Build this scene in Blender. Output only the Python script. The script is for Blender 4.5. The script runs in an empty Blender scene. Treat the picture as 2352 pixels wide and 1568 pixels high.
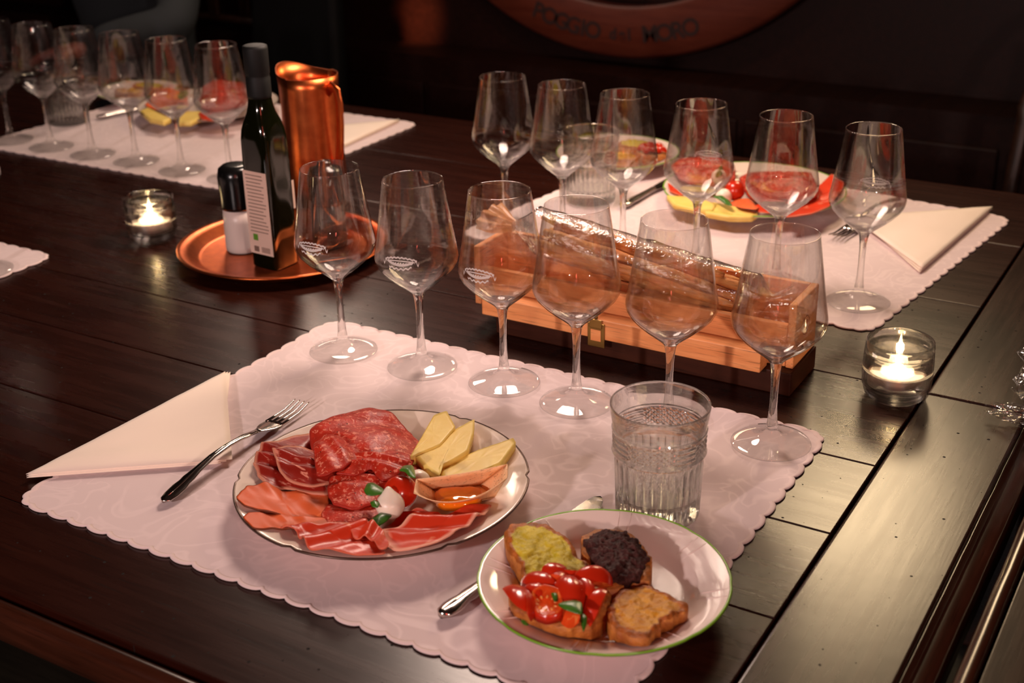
import bpy, bmesh, math, random
from mathutils import Vector, Matrix, noise
PI = math.pi
S = bpy.context.scene
C = S.collection
random.seed(7)

# ---------------------------------------------------------------- camera, light, exposure
cam = bpy.data.objects.new('camera', bpy.data.cameras.new('camera')); C.objects.link(cam)
cam.matrix_world = Matrix.Translation((0, 0, 0.64257)) @ Matrix([[0.861577, -0.190971, 0.470335], [0.507229, 0.360543, -0.782769], [-0.02009, 0.912983, 0.407502]]).to_4x4()
cam.data.sensor_width = 36.0; cam.data.lens = 36.0 * 2998.25 / 2352
cam.data.clip_start = 0.02
cam.data.dof.use_dof = True; cam.data.dof.focus_distance = 1.33; cam.data.dof.aperture_fstop = 6.5
S.camera = cam
w = bpy.data.worlds.new('world'); S.world = w; w.use_nodes = True
w.node_tree.nodes['Background'].inputs[0].default_value = (0.30, 0.12, 0.07, 1)
w.node_tree.nodes['Background'].inputs[1].default_value = 0.02
S.view_settings.view_transform = 'Standard'; S.view_settings.look = 'None'
S.view_settings.gamma = 1.0; S.view_settings.exposure = 0.05
S.view_settings.use_curve_mapping = False
S.cycles.max_bounces = 16; S.cycles.transmission_bounces = 14; S.cycles.transparent_max_bounces = 16
S.cycles.caustics_reflective = False

def lamp(name, kind, loc, energy, color, aim=None, **kw):
    d = bpy.data.lights.new(name, kind); d.energy = energy; d.color = color
    for k, v in kw.items(): setattr(d, k, v)
    o = bpy.data.objects.new(name, d); C.objects.link(o); o.location = loc
    if aim is not None:
        o.rotation_euler = (Vector(aim) - Vector(loc)).to_track_quat('-Z', 'Y').to_euler()
    return o
lamp('pendant_lamp_back', 'AREA', (-0.65, 2.60, 0.95), 8.0, (1.0, 0.72, 0.42), (-0.6, 1.1, 0), shape='DISK', size=0.38)
lamp('pendant_lamp_middle', 'AREA', (-0.95, 1.60, 0.75), 9.0, (1.0, 0.75, 0.62), (-0.90, 1.30, 0), shape='DISK', size=0.30)
lamp('left_fill_light', 'AREA', (-1.95, 2.30, 0.90), 4.4, (1.0, 0.76, 0.60), (-1.80, 1.70, 0), shape='DISK', size=0.25)  # fill light added to brighten the far left mat, no known fixture
lamp('tall_red_lamp', 'AREA', (0.55, -1.0, 1.15), 6.0, (1.0, 0.14, 0.10), (-0.6, 1.4, 0.1), shape='RECTANGLE', size=0.10, size_y=0.9)
lamp('bulb_behind_camera', 'AREA', (1.1, -0.5, 0.80), 13.0, (1.0, 0.74, 0.64), (-0.6, 1.2, 0), shape='DISK', size=0.12)
lamp('bulb_by_front_wall', 'AREA', (-0.9, -1.2, 0.80), 24.0, (1.0, 0.80, 0.76), (-0.7, 1.4, 0), shape='DISK', size=0.10)
lamp('added_wall_glow', 'SPOT', (-1.9, 2.2, 0.75), 260.0, (1.0, 0.36, 0.15), (-2.11, 3.05, -0.02), spot_size=math.radians(9), spot_blend=1.0, shadow_soft_size=0.03)  # unseen spot added to put a warm glow on the back wall
lamp('barrel_spot', 'SPOT', (-1.3, 1.7, 1.7), 34.0, (1.0, 0.5, 0.3), (-1.45, 3.0, 0.15), spot_size=math.radians(34), spot_blend=1.0, shadow_soft_size=0.05)

# ---------------------------------------------------------------- helpers
def link(name, me, mat=None, parent=None, loc=None, rz=0):
    o = bpy.data.objects.new(name, me); C.objects.link(o)
    if mat is not None:
        if not me.materials:
            for m in (mat if isinstance(mat, (list, tuple)) else [mat]): me.materials.append(m)
    if parent is not None: o.parent = parent
    if loc is not None: o.location = loc
    o.rotation_euler = (0, 0, rz)
    return o
def mesh(name, vs, fs, mat=None, parent=None, loc=None, rz=0, smooth=True, mids=None):
    me = bpy.data.meshes.new(name); me.from_pydata([tuple(v) for v in vs], [], fs); me.update()
    if smooth: me.polygons.foreach_set('use_smooth', [True] * len(me.polygons))
    o = link(name, me, mat, parent, loc, rz)
    if mids: me.polygons.foreach_set('material_index', mids)
    return o
def tag(o, label=None, cat=None, group=None, kind=None):
    if label: o['label'] = label
    if cat: o['category'] = cat
    if group: o['group'] = group
    if kind: o['kind'] = kind
    return o
def thing(name, label, cat, loc=(0, 0, 0), rz=0, group=None):
    o = bpy.data.objects.new(name, None); C.objects.link(o); o.location = loc; o.rotation_euler = (0, 0, rz)
    o.empty_display_size = 0.02
    return tag(o, label, cat, group)
def dup(root, loc, rz, label, group=None):
    r = root.copy(); C.objects.link(r); r.location = loc; r.rotation_euler = (0, 0, rz); r['label'] = label
    if group: r['group'] = group
    for ch in list(root.children):
        c = ch.copy(); C.objects.link(c); c.parent = r
        for g in list(ch.children):
            d = g.copy(); C.objects.link(d); d.parent = c
    return r
def bevel_box(x0, x1, y0, y1, z0, z1, b=0.001, seg=2):
    bm = bmesh.new(); bmesh.ops.create_cube(bm, size=1)
    for v in bm.verts:
        v.co = Vector(((x0 + x1) / 2 + v.co.x * (x1 - x0), (y0 + y1) / 2 + v.co.y * (y1 - y0), (z0 + z1) / 2 + v.co.z * (z1 - z0)))
    if b > 0: bmesh.ops.bevel(bm, geom=bm.edges[:], offset=b, segments=seg, affect='EDGES', profile=0.5)
    return bm
def boxo(name, x0, x1, y0, y1, z0, z1, mat, parent=None, b=0.001, seg=2, loc=None, rz=0):
    bm = bevel_box(x0, x1, y0, y1, z0, z1, b, seg); me = bpy.data.meshes.new(name); bm.to_mesh(me); bm.free()
    return link(name, me, mat, parent, loc, rz)
def lathe(name, prof, n, mat, parent=None, loc=None, rz=0, rfun=None, closed=False, smooth=True, caps=True):
    vs, fs = [], []; rows = []
    for (r, z) in prof:
        if r < 1e-6:
            rows.append([len(vs)]); vs.append((0, 0, z))
        else:
            row = []
            for i in range(n):
                a = 2 * PI * i / n; rr = rfun(r, z, a) if rfun else r
                row.append(len(vs)); vs.append((rr * math.cos(a), rr * math.sin(a), z))
            rows.append(row)
    prs = list(zip(rows, rows[1:]))
    if closed: prs.append((rows[-1], rows[0]))
    for A, B in prs:
        for i in range(n):
            j = (i + 1) % n
            if len(A) == 1 and len(B) == 1: continue
            if len(A) == 1: fs.append((A[0], B[j], B[i]))
            elif len(B) == 1: fs.append((A[i], A[j], B[0]))
            else: fs.append((A[i], A[j], B[j], B[i]))
    return mesh(name, vs, fs, mat, parent, loc, rz, smooth)
def tube(name, pts, rad, mat, parent=None, n=8, loc=None, rz=0, flat=None, up=(0, 0, 1)):
    """loft along pts; rad number or list; flat = list of (half width, half height)"""
    vs, fs = [], []; P = [Vector(p) for p in pts]
    for k, p in enumerate(P):
        t = (P[min(k + 1, len(P) - 1)] - P[max(k - 1, 0)]).normalized()
        s = t.cross(Vector(up));
        if s.length < 1e-4: s = t.cross(Vector((0, 1, 0.01)))
        s.normalize(); u = s.cross(t)
        for i in range(n):
            a = 2 * PI * i / n
            if flat: hw, hh = flat[k]
            else: hw = hh = rad[k] if isinstance(rad, (list, tuple)) else rad
            vs.append(p + s * (hw * math.cos(a)) + u * (hh * math.sin(a)))
    for k in range(len(P) - 1):
        for i in range(n):
            j = (i + 1) % n; fs.append((k * n + i, k * n + j, (k + 1) * n + j, (k + 1) * n + i))
    fs.append(tuple(range(n))[::-1]); fs.append(tuple((len(P) - 1) * n + i for i in range(n)))
    return mesh(name, vs, fs, mat, parent, loc, rz)
def resample(pts, n, smooth=1):
    P = [Vector((p[0], p[1])) for p in pts]
    L = [(P[(i + 1) % len(P)] - P[i]).length for i in range(len(P))]; T = sum(L); out = []
    i = 0; acc = 0
    for k in range(n):
        d = T * k / n
        while acc + L[i] < d: acc += L[i]; i += 1
        out.append(P[i].lerp(P[(i + 1) % len(P)], (d - acc) / L[i]))
    for _ in range(smooth): out = [(out[k - 1] + out[k] * 2 + out[(k + 1) % n]) / 4 for k in range(n)]
    return out
def area2(p): return sum(p[i].x * p[(i + 1) % len(p)].y - p[(i + 1) % len(p)].x * p[i].y for i in range(len(p)))
def ringsurf(name, outline, hfun, thick, mat, parent=None, n=72, K=9, smooth=2, wob=0.0, wfreq=120.0, bottom=None, cen=None, loc=None):
    """closed slab over a free outline; hfun(x, y, t) is the top height (t = 0 centre .. 1 rim)"""
    P = resample(outline, n, smooth)
    if area2(P) < 0: P.reverse()
    c = Vector(cen) if cen is not None else sum(P, Vector((0, 0))) / n
    vs, fs, rim, mids = [], [], [], []
    if wob:
        P = [p + (p - c).normalized() * wob * noise.noise(Vector((p.x * wfreq, p.y * wfreq, len(P) * .37))) for p in P]
    o0 = Vector((c.x, c.y, 0)) if loc is None else Vector(loc)
    ts = [1 - (k / K) ** 1.25 for k in range(K)]
    for t in ts:
        for p in P:
            q = c + (p - c) * t; vs.append(Vector((q.x, q.y, hfun(q.x, q.y, t)))); rim.append(t)
    top_c = len(vs); vs.append(Vector((c.x, c.y, hfun(c.x, c.y, 0)))); rim.append(0)
    nb = len(vs)
    for k, t in enumerate(ts):
        for p in P:
            q = c + (p - c) * t; z = hfun(q.x, q.y, t) - thick if bottom is None else bottom(q.x, q.y, t)
            vs.append(Vector((q.x, q.y, z))); rim.append(t)
    bot_c = len(vs); vs.append(Vector((c.x, c.y, hfun(c.x, c.y, 0) - thick if bottom is None else bottom(c.x, c.y, 0)))); rim.append(0)
    for k in range(K - 1):
        for i in range(n):
            j = (i + 1) % n
            fs.append((k * n + i, k * n + j, (k + 1) * n + j, (k + 1) * n + i)); mids.append(0)
            fs.append((nb + k * n + j, nb + k * n + i, nb + (k + 1) * n + i, nb + (k + 1) * n + j)); mids.append(1)
    for i in range(n):
        j = (i + 1) % n; k = K - 1
        fs.append((k * n + i, k * n + j, top_c)); mids.append(0)
        fs.append((nb + k * n + j, nb + k * n + i, bot_c)); mids.append(1)
        fs.append((i, nb + i, nb + j, j)); mids.append(1)
    vs = [v - o0 for v in vs]
    two = isinstance(mat, (list, tuple)) and len(mat) > 1
    o = mesh(name, vs, fs, mat, parent, tuple(o0), 0, True, mids if two else None)
    at = o.data.attributes.new('rim', 'FLOAT', 'POINT'); at.data.foreach_set('value', rim)
    return o
def nz(x, y, z=0.0, f=1.0): return noise.noise(Vector((x * f, y * f, z)))

# ---------------------------------------------------------------- materials
class M:
    def __init__(s, name):
        s.m = bpy.data.materials.new(name); s.m.use_nodes = True; s.t = s.m.node_tree; s.b = s.t.nodes['Principled BSDF']; s.o = s.t.nodes['Material Output']
    def n(s, typ, **kw):
        nd = s.t.nodes.new(typ)
        for k, v in kw.items():
            if k.startswith('i_'):
                key = k[2:]; nd.inputs[int(key) if key.isdigit() else key.replace('_', ' ')].default_value = v
            else: setattr(nd, k, v)
        return nd
    def l(s, a, b): s.t.links.new(a, b)
    def co(s, scale=(1, 1, 1), src='Object', rot=(0, 0, 0)):
        tc = s.n('ShaderNodeTexCoord'); mp = s.n('ShaderNodeMapping'); mp.inputs['Scale'].default_value = scale; mp.inputs['Rotation'].default_value = rot
        s.l(tc.outputs[src], mp.inputs[0]); return mp.outputs[0]
    def noise(s, vec, scale, detail=3, rough=.55):
        nd = s.n('ShaderNodeTexNoise'); nd.inputs['Scale'].default_value = scale; nd.inputs['Detail'].default_value = detail; nd.inputs['Roughness'].default_value = rough
        s.l(vec, nd.inputs['Vector']); return nd.outputs['Fac']
    def ramp(s, fac, stops, interp='LINEAR'):
        r = s.n('ShaderNodeValToRGB'); r.color_ramp.interpolation = interp; e = r.color_ramp.elements
        while len(e) < len(stops): e.new(0.5)
        for k, (p, c) in enumerate(stops):
            e[k].position = p; e[k].color = (*c, 1) if len(c) == 3 else c
        s.l(fac, r.inputs[0]); return r.outputs[0]
    def mix(s, fac, a, b, blend='MIX'):
        x = s.n('ShaderNodeMix'); x.data_type = 'RGBA'; x.blend_type = blend
        for v, i in ((fac, 0), (a, 6), (b, 7)):
            if hasattr(v, 'links') or hasattr(v, 'is_linked'): s.l(v, x.inputs[i])
            else: x.inputs[i].default_value = v if i == 0 else ((*v, 1) if len(v) == 3 else v)
        return x.outputs[2]
    def bump(s, h, strength, dist=0.001, inv=False):
        b = s.n('ShaderNodeBump'); b.inputs['Strength'].default_value = strength; b.inputs['Distance'].default_value = dist; b.invert = inv
        s.l(h, b.inputs['Height'])
        if s.b.inputs['Normal'].is_linked: s.l(s.b.inputs['Normal'].links[0].from_socket, b.inputs['Normal'])
        s.l(b.outputs[0], s.b.inputs['Normal']); return b
    def set(s, **kw):
        for k, v in kw.items():
            i = s.b.inputs[k.replace('_', ' ')]
            if hasattr(v, 'is_linked'): s.l(v, i)
            elif isinstance(v, (tuple, list)) and len(v) == 3 and i.type == 'RGBA': i.default_value = (*v, 1)
            else: i.default_value = v
        return s
def plain(name, col, rough=.5, **kw):
    return M(name).set(Base_Color=col, Roughness=rough, **kw).m

def wood(name, dark, light, axis='X', rough=.32, holes=True, scale=1.0, spec=.5, bstr=.06, pore=0.0):
    m = M(name); st = (2.2, 26, 26) if axis == 'X' else (26, 2.2, 26)
    v = m.co(tuple(a * scale for a in st)); g = m.noise(v, 3.0, 6, .62)
    v2 = m.co(tuple(a * scale for a in ((7, 160, 160) if axis == 'X' else (160, 7, 160)))); p = m.noise(v2, 2.2, 3, .5)
    col = m.ramp(g, [(.3, dark), (.72, light)])
    pores = m.ramp(p, [(.30, (0.35, 0.35, 0.35)), (.42, (1, 1, 1))])
    col = m.mix(.7, col, pores, 'MULTIPLY')
    m.set(Roughness=rough, Specular_IOR_Level=spec)
    rr = m.ramp(g, [(.2, (rough * .92,) * 3), (.8, (rough * 1.10,) * 3)]); m.l(rr, m.b.inputs['Roughness'])
    pr_ = m.ramp(p, [(.24, (pore,) * 3), (.34, (0, 0, 0))]); rr = m.mix(1.0, rr, pr_, 'ADD'); m.l(rr, m.b.inputs['Roughness'])
    m.bump(p, bstr * .5, .0008); m.bump(g, bstr, .0010)
    big = m.noise(m.co((1, 1, 1)), 22.0, 2, .5); m.bump(big, .10, .0010)
    if holes:
        vo = m.n('ShaderNodeTexVoronoi', feature='F1', voronoi_dimensions='2D'); vo.inputs['Scale'].default_value = 34.0; m.l(m.co((1, 1, 0.0001)), vo.inputs['Vector'])
        wn = m.n('ShaderNodeSeparateColor'); m.l(vo.outputs['Color'], wn.inputs[0])
        th = m.n('ShaderNodeMath', operation='MULTIPLY'); m.l(wn.outputs[0], th.inputs[0]); th.inputs[1].default_value = 0.090
        th2 = m.n('ShaderNodeMath', operation='SUBTRACT'); m.l(th.outputs[0], th2.inputs[0]); th2.inputs[1].default_value = 0.036
        lt = m.n('ShaderNodeMath', operation='LESS_THAN'); m.l(vo.outputs['Distance'], lt.inputs[0]); m.l(th2.outputs[0], lt.inputs[1])
        col = m.mix(lt.outputs[0], col, (0.003, 0.0015, 0.001)); m.bump(lt.outputs[0], .8, .0012, True)
        r2 = m.mix(lt.outputs[0], rr, (1, 1, 1)); m.l(r2, m.b.inputs['Roughness'])
    m.set(Base_Color=col)
    return m.m
OAK_X = wood('dark_oak_lengthwise', (0.013, 0.0022, 0.0010), (0.026, 0.0052, 0.0023), 'X', rough=.27, pore=.05, spec=.42)
OAK_Y = wood('dark_oak_crosswise', (0.011, 0.0022, 0.0010), (0.028, 0.0066, 0.0030), 'Y', rough=.27)
OAK_EDGE = wood('dark_oak_moulding', (0.020, 0.005, 0.002), (0.050, 0.014, 0.007), 'X', rough=.22, holes=False)
OAK_EDGEY = wood('dark_oak_moulding_end', (0.020, 0.005, 0.002), (0.050, 0.014, 0.007), 'Y', rough=.22, holes=False)
BLACKWOOD = wood('dark_wall_wood', (0.008, 0.0016, 0.0009), (0.017, 0.0036, 0.0018), 'Y', rough=.5, holes=False, spec=.2)
PINE = wood('pale_pine', (0.76, 0.27, 0.085), (0.92, 0.40, 0.155), 'X', rough=.5, holes=False, scale=1.4, spec=.3)
PINE_Y = wood('pale_pine_end', (0.76, 0.27, 0.085), (0.92, 0.40, 0.155), 'Y', rough=.5, holes=False, scale=1.4, spec=.3)

def linen(name, col, weave=True, pat=0.0):
    m = M(name); n1 = m.noise(m.co(), 7.0, 3, .5); c2 = tuple(a * .93 for a in col)
    colr = m.ramp(n1, [(.3, c2), (.7, col)])
    m.set(Roughness=.85, Specular_IOR_Level=.2, Sheen_Weight=.15)
    if pat:
        w1 = m.n('ShaderNodeTexNoise'); w1.inputs['Scale'].default_value = 16; w1.inputs['Distortion'].default_value = 2.4; w1.inputs['Detail'].default_value = 1; m.l(m.co(), w1.inputs['Vector'])
        f = m.ramp(w1.outputs['Fac'], [(.44, (0, 0, 0)), (.49, (1, 1, 1)), (.52, (1, 1, 1)), (.57, (0, 0, 0))])
        colr = m.mix(f, colr, tuple(min(1, a * 1.035) for a in col))
        rr = m.ramp(f, [(0, (.85,) * 3), (1, (.55,) * 3)]); m.l(rr, m.b.inputs['Roughness'])
    m.set(Base_Color=colr)
    if weave: m.bump(m.noise(m.co((1, 1, 1)), 900.0, 1), .10, .0004)
    m.bump(m.noise(m.co((1, 1, 1)), 14.0, 2), .35, .003)
    return m.m
MATCLOTH = linen('damask_cotton', (0.74, 0.60, 0.60), True, 1.0)
HEM = linen('embroidered_hem', (0.80, 0.64, 0.62), True)
NAPKIN = linen('cream_paper_napkin', (0.95, 0.80, 0.68), False)

def fres(m):
    # Fresnel weight that is the same from either side of a thin sheet
    ge = m.n('ShaderNodeNewGeometry'); mp = m.n('ShaderNodeMapRange'); mp.inputs['To Min'].default_value = 1.5; mp.inputs['To Max'].default_value = 1 / 1.5
    m.l(ge.outputs['Backfacing'], mp.inputs['Value']); fr = m.n('ShaderNodeFresnel'); m.l(mp.outputs[0], fr.inputs[0]); return fr
def glassmat(name, tint=(1, 1, 1), rough=0.0, clear=.25):
    # solid dielectric blended with a thin-sheet term (Fresnel reflection over straight transmission)
    m = M(name); g = m.n('ShaderNodeBsdfGlass'); g.inputs['IOR'].default_value = 1.5; g.inputs['Color'].default_value = (*tint, 1); g.inputs['Roughness'].default_value = rough
    t = m.n('ShaderNodeBsdfTransparent'); t.inputs[0].default_value = (*tint, 1); gl = m.n('ShaderNodeBsdfGlossy'); gl.inputs['Roughness'].default_value = .02
    fr = fres(m); th = m.n('ShaderNodeMixShader'); m.l(fr.outputs[0], th.inputs[0]); m.l(t.outputs[0], th.inputs[1]); m.l(gl.outputs[0], th.inputs[2])
    x = m.n('ShaderNodeMixShader'); x.inputs[0].default_value = clear; m.l(g.outputs[0], x.inputs[1]); m.l(th.outputs[0], x.inputs[2]); m.l(x.outputs[0], m.o.inputs[0]); return m.m
GLASS = glassmat('clear_glass', (0.998, 0.998, 0.995), 0, .84)
SOLIDGLASS = glassmat('solid_clear_glass', (0.995, 0.995, 0.99), 0, .30)
HOLDERGLASS = glassmat('holder_glass', (0.995, 0.99, 0.985), 0, .62)
FOOTGLASS = glassmat('clear_foot_glass', (0.998, 0.998, 0.995), 0, .97)
THICKGLASS = glassmat('pressed_glass', (0.99, 0.998, 0.985), 0, .30)
BOTTLEGLASS = M('dark_green_bottle_glass').set(Base_Color=(0.004, 0.0045, 0.001), Roughness=.08, Specular_IOR_Level=.6).m
def film(name, tint, refl=.5, rough=.12, bumps=60.0):
    m = M(name); t = m.n('ShaderNodeBsdfTransparent'); t.inputs[0].default_value = (*tint, 1)
    g = m.n('ShaderNodeBsdfGlossy'); g.inputs['Roughness'].default_value = rough
    lw = fres(m); mu = m.n('ShaderNodeMath', operation='MULTIPLY'); mu.inputs[1].default_value = refl * 4
    x = m.n('ShaderNodeMixShader'); bp = m.n('ShaderNodeBump'); bp.inputs['Strength'].default_value = .9; bp.inputs['Distance'].default_value = .004
    m.l(m.noise(m.co(), bumps, 3, .6), bp.inputs['Height']); m.l(bp.outputs[0], g.inputs['Normal'])
    m.l(lw.outputs[0], mu.inputs[0]); m.l(mu.outputs[0], x.inputs[0]); m.l(t.outputs[0], x.inputs[1]); m.l(g.outputs[0], x.inputs[2]); m.l(x.outputs[0], m.o.inputs[0]); return m.m
CELLO = film('clear_cellophane', (.985, .97, .95), .6, .16)
AMBERFILM = M('amber_crimped_film').set(Base_Color=(.80, .36, .13), Roughness=.3, Alpha=.72).m
AMBERFILM_ = film('amber_cellophane', (.95, .68, .42), .6)
ETCH = M('etched_white').set(Base_Color=(.8, .75, .72), Roughness=.8, Alpha=.75).m
PORCELAIN = M('cream_porcelain').set(Base_Color=(0.84, 0.70, 0.60), Roughness=.12, Specular_IOR_Level=.55, Coat_Weight=.3).m
PORCELAIN2 = M('rose_white_porcelain').set(Base_Color=(0.84, 0.68, 0.63), Roughness=.10, Specular_IOR_Level=.55, Coat_Weight=.3).m
GOLDRIM = plain('dull_gold_rim', (0.10, 0.055, 0.04), .3, Metallic=.5)
GREENRIM = plain('green_rim', (0.20, 0.42, 0.03), .25)
STEEL = M('polished_steel').set(Base_Color=(0.62, 0.55, 0.50), Metallic=1.0, Roughness=.16).m
def copper():
    m = M('brushed_copper'); m.set(Base_Color=(0.7, 0.17, 0.05), Metallic=1.0, Roughness=.32)
    n = m.noise(m.co(), 60, 2); c = m.ramp(n, [(.3, (.55, .115, .032)), (.75, (.74, .18, .052))]); m.set(Base_Color=c); m.bump(m.noise(m.co(), 24, 3), .12, .002); return m.m
COPPER = copper()
BLACKPLASTIC = plain('black_gloss_plastic', (0.004, 0.004, 0.004), .22)
CAPSULE = plain('matt_black_capsule', (0.004, 0.004, 0.004), .6, Specular_IOR_Level=.3)
BRASS = M('aged_brass').set(Base_Color=(0.30, 0.18, 0.05), Metallic=.9, Roughness=.35).m
SALT = plain('salt_white', (0.80, 0.66, 0.60), .35)
PEPPER = plain('pepper_brown', (0.035, 0.022, 0.016), .6)
WAX = M('candle_wax').set(Base_Color=(0.9, 0.8, 0.65), Roughness=.4, Emission_Color=(1, .72, .40), Emission_Strength=7.0).m  # emission stands in for flame light glowing through the wax
FLAME = M('flame').set(Base_Color=(1, .8, .4), Emission_Color=(1, .72, .34), Emission_Strength=90.0).m
TIN = M('candle_cup').set(Base_Color=(0.75, 0.55, 0.45), Metallic=.6, Roughness=.35).m
LABELPAPER = plain('label_paper', (0.88, 0.62, 0.50), .7)
INK = plain('label_ink', (0.22, 0.13, 0.10), .8)
GREENINK = plain('green_ink', (0.12, 0.32, 0.02), .7)
LETTERINK = plain('black_letter_paint', (0.016, 0.004, 0.003), .7)

def meat(name, base, fat, thr, scale, specks=False, rough=.38, edge=None, stretch=(1, 1, 1)):
    m = M(name); v = m.co(stretch)
    nd = m.n('ShaderNodeTexNoise'); nd.inputs['Scale'].default_value = scale; nd.inputs['Detail'].default_value = 3; nd.inputs['Distortion'].default_value = .9; m.l(v, nd.inputs['Vector'])
    f = m.ramp(nd.outputs['Fac'], [(thr - .03, (0, 0, 0)), (thr + .05, (1, 1, 1))])
    tone = m.ramp(m.noise(m.co(), scale * .35, 2), [(.3, tuple(a * .72 for a in base)), (.7, tuple(min(1, a * 1.2) for a in base))])
    col = m.mix(f, tone, fat)
    if edge:
        at = m.n('ShaderNodeAttribute', attribute_name='rim'); e = m.ramp(at.outputs['Fac'], [(edge[1], (0, 0, 0)), (edge[2], (1, 1, 1))]); col = m.mix(e, col, edge[0])
    if specks:
        vo = m.n('ShaderNodeTexVoronoi'); vo.inputs['Scale'].default_value = 130; m.l(m.co(), vo.inputs['Vector'])
        sp = m.ramp(vo.outputs['Distance'], [(.10, (1, 1, 1)), (.14, (0, 0, 0))]); sc = m.n('ShaderNodeSeparateColor'); m.l(vo.outputs['Color'], sc.inputs[0])
        gt = m.n('ShaderNodeMath', operation='GREATER_THAN'); gt.inputs[1].default_value = .75; m.l(sc.outputs[0], gt.inputs[0])
        mm = m.n('ShaderNodeMath', operation='MULTIPLY'); m.l(sp, mm.inputs[0]); m.l(gt.outputs[0], mm.inputs[1]); col = m.mix(mm.outputs[0], col, (.02, .006, .004))
    m.set(Base_Color=col, Roughness=rough, Subsurface_Weight=.12, Subsurface_Radius=(.004, .0012, .0008), Specular_IOR_Level=.22)
    m.bump(nd.outputs['Fac'], .35, .0015); return m.m
SALAMI = meat('salami', (0.47, 0.028, 0.012), (0.74, 0.20, 0.13), .58, 210, True, .40, ((.40, .03, .018), .94, .985))
COPPA = meat('cured_neck', (0.30, 0.018, 0.010), (0.72, 0.26, 0.18), .62, 55, False, .34, ((.62, .25, .16), .90, .97), (1, 2.4, 1))
ROAST = meat('pale_ham', (0.80, 0.14, 0.040), (0.88, 0.27, 0.10), .68, 40, False, .42, ((.16, .035, .012), .975, .998))
RAWHAM = meat('raw_ham', (0.66, 0.048, 0.016), (0.82, 0.28, 0.16), .68, 38, False, .30, ((.70, .16, .09), .93, 1.0), (1.0, 1.8, 1))
RAWHAMFAT = meat('raw_ham_fat_edge', (0.66, 0.048, 0.016), (0.80, 0.24, 0.13), .68, 30, False, .30, ((.86, .40, .28), .84, .96), (1.0, 1.8, 1))
def cheese():
    m = M('pale_cheese'); at = m.n('ShaderNodeAttribute', attribute_name='rim')
    c = m.ramp(m.noise(m.co(), 30, 2), [(.3, (.84, .58, .12)), (.7, (.90, .68, .19))]); m.set(Base_Color=c, Roughness=.45, Subsurface_Weight=.2, Subsurface_Radius=(.004, .003, .001)); m.bump(m.noise(m.co(), 160, 2), .15, .001); return m.m
CHEESE = cheese()
TOMATO = M('tomato_skin').set(Base_Color=(0.55, 0.024, 0.006), Roughness=.20, Specular_IOR_Level=.6, Subsurface_Weight=.1, Subsurface_Radius=(.006, .001, .0005)).m
TOMFLESH = meat('tomato_flesh', (0.72, 0.075, 0.012), (0.85, 0.22, 0.05), .6, 160, False, .18)
MOZZ = M('mozzarella').set(Base_Color=(0.95, 0.82, 0.68), Roughness=.35, Subsurface_Weight=.3, Subsurface_Radius=(.004, .003, .002)).m
def leafmat():
    m = M('basil_leaf'); m.set(Base_Color=m.ramp(m.noise(m.co(), 45, 3), [(.3, (.022, .10, .008)), (.7, (.07, .21, .02))]), Roughness=.32); m.bump(m.noise(m.co(), 140, 2), .4, .001); return m.m
LEAF = leafmat()
VENEER = wood('wood_veneer', (0.90, 0.50, 0.24), (0.97, 0.64, 0.36), 'X', rough=.5, holes=False, scale=1.6, spec=.3, bstr=.08)
HONEY = M('orange_honey').set(Base_Color=(0.80, 0.20, 0.008), Roughness=.06, Specular_IOR_Level=.6, Subsurface_Weight=.25, Subsurface_Radius=(.006, .002, .0005)).m
def bread(name, face1, face2, crust):
    m = M(name); at = m.n('ShaderNodeAttribute', attribute_name='rim')
    f = m.noise(m.co(), 70, 5, .65); c = m.ramp(f, [(.30, face1), (.68, face2)])
    wig = m.n('ShaderNodeMath', operation='MULTIPLY_ADD'); m.l(m.noise(m.co(), 45, 3), wig.inputs[0]); wig.inputs[1].default_value = .30; m.l(at.outputs['Fac'], wig.inputs[2])
    e = m.ramp(wig.outputs[0], [(.94, (0, 0, 0)), (1.10, (1, 1, 1))])
    cr = m.ramp(m.noise(m.co(), 120, 3), [(.3, tuple(a * .45 for a in crust)), (.7, crust)])
    m.set(Base_Color=m.mix(e, c, cr), Roughness=.6, Specular_IOR_Level=.45); m.bump(f, .9, .003); m.bump(m.noise(m.co(), 320, 3), .5, .001); return m.m
GREENBREAD = bread('oil_soaked_bread', (0.40, 0.31, 0.008), (0.74, 0.58, 0.03), (0.52, 0.14, 0.012))
TOAST = bread('golden_toast', (0.44, 0.15, 0.008), (0.74, 0.36, 0.022), (0.50, 0.13, 0.012))
PALEBREAD = bread('pale_bread', (0.66, 0.36, 0.14), (0.80, 0.52, 0.26), (0.55, 0.18, 0.03))
def crustm():
    m = M('bread_crust'); m.set(Base_Color=m.ramp(m.noise(m.co(), 80, 4), [(.3, (.30, .075, .010)), (.72, (.66, .25, .045))]), Roughness=.6); m.bump(m.noise(m.co(), 150, 4), .8, .003); return m.m
CRUST = crustm()
def crumbm():
    m = M('bread_crumb'); m.set(Base_Color=m.ramp(m.noise(m.co(), 120, 4), [(.3, (.62, .36, .13)), (.7, (.86, .62, .32))]), Roughness=.8); m.bump(m.noise(m.co(), 220, 4), .9, .003); return m.m
CRUMB = crumbm()
def pastem():
    m = M('dark_paste'); f = m.noise(m.co(), 150, 4, .6); m.set(Base_Color=m.ramp(f, [(.3, (.020, .005, .004)), (.75, (.095, .026, .022))]), Roughness=.7, Specular_IOR_Level=.25); m.bump(f, .9, .003); return m.m
PASTE = pastem()
OLIVEOIL = M('green_oil').set(Base_Color=(0.42, 0.40, 0.02), Roughness=.05, Alpha=.6, Specular_IOR_Level=.6).m
STICK = wood('breadstick_crust', (0.60, 0.17, 0.035), (0.95, 0.48, 0.16), 'X', rough=.6, holes=False, scale=2.2, spec=.3)
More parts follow.
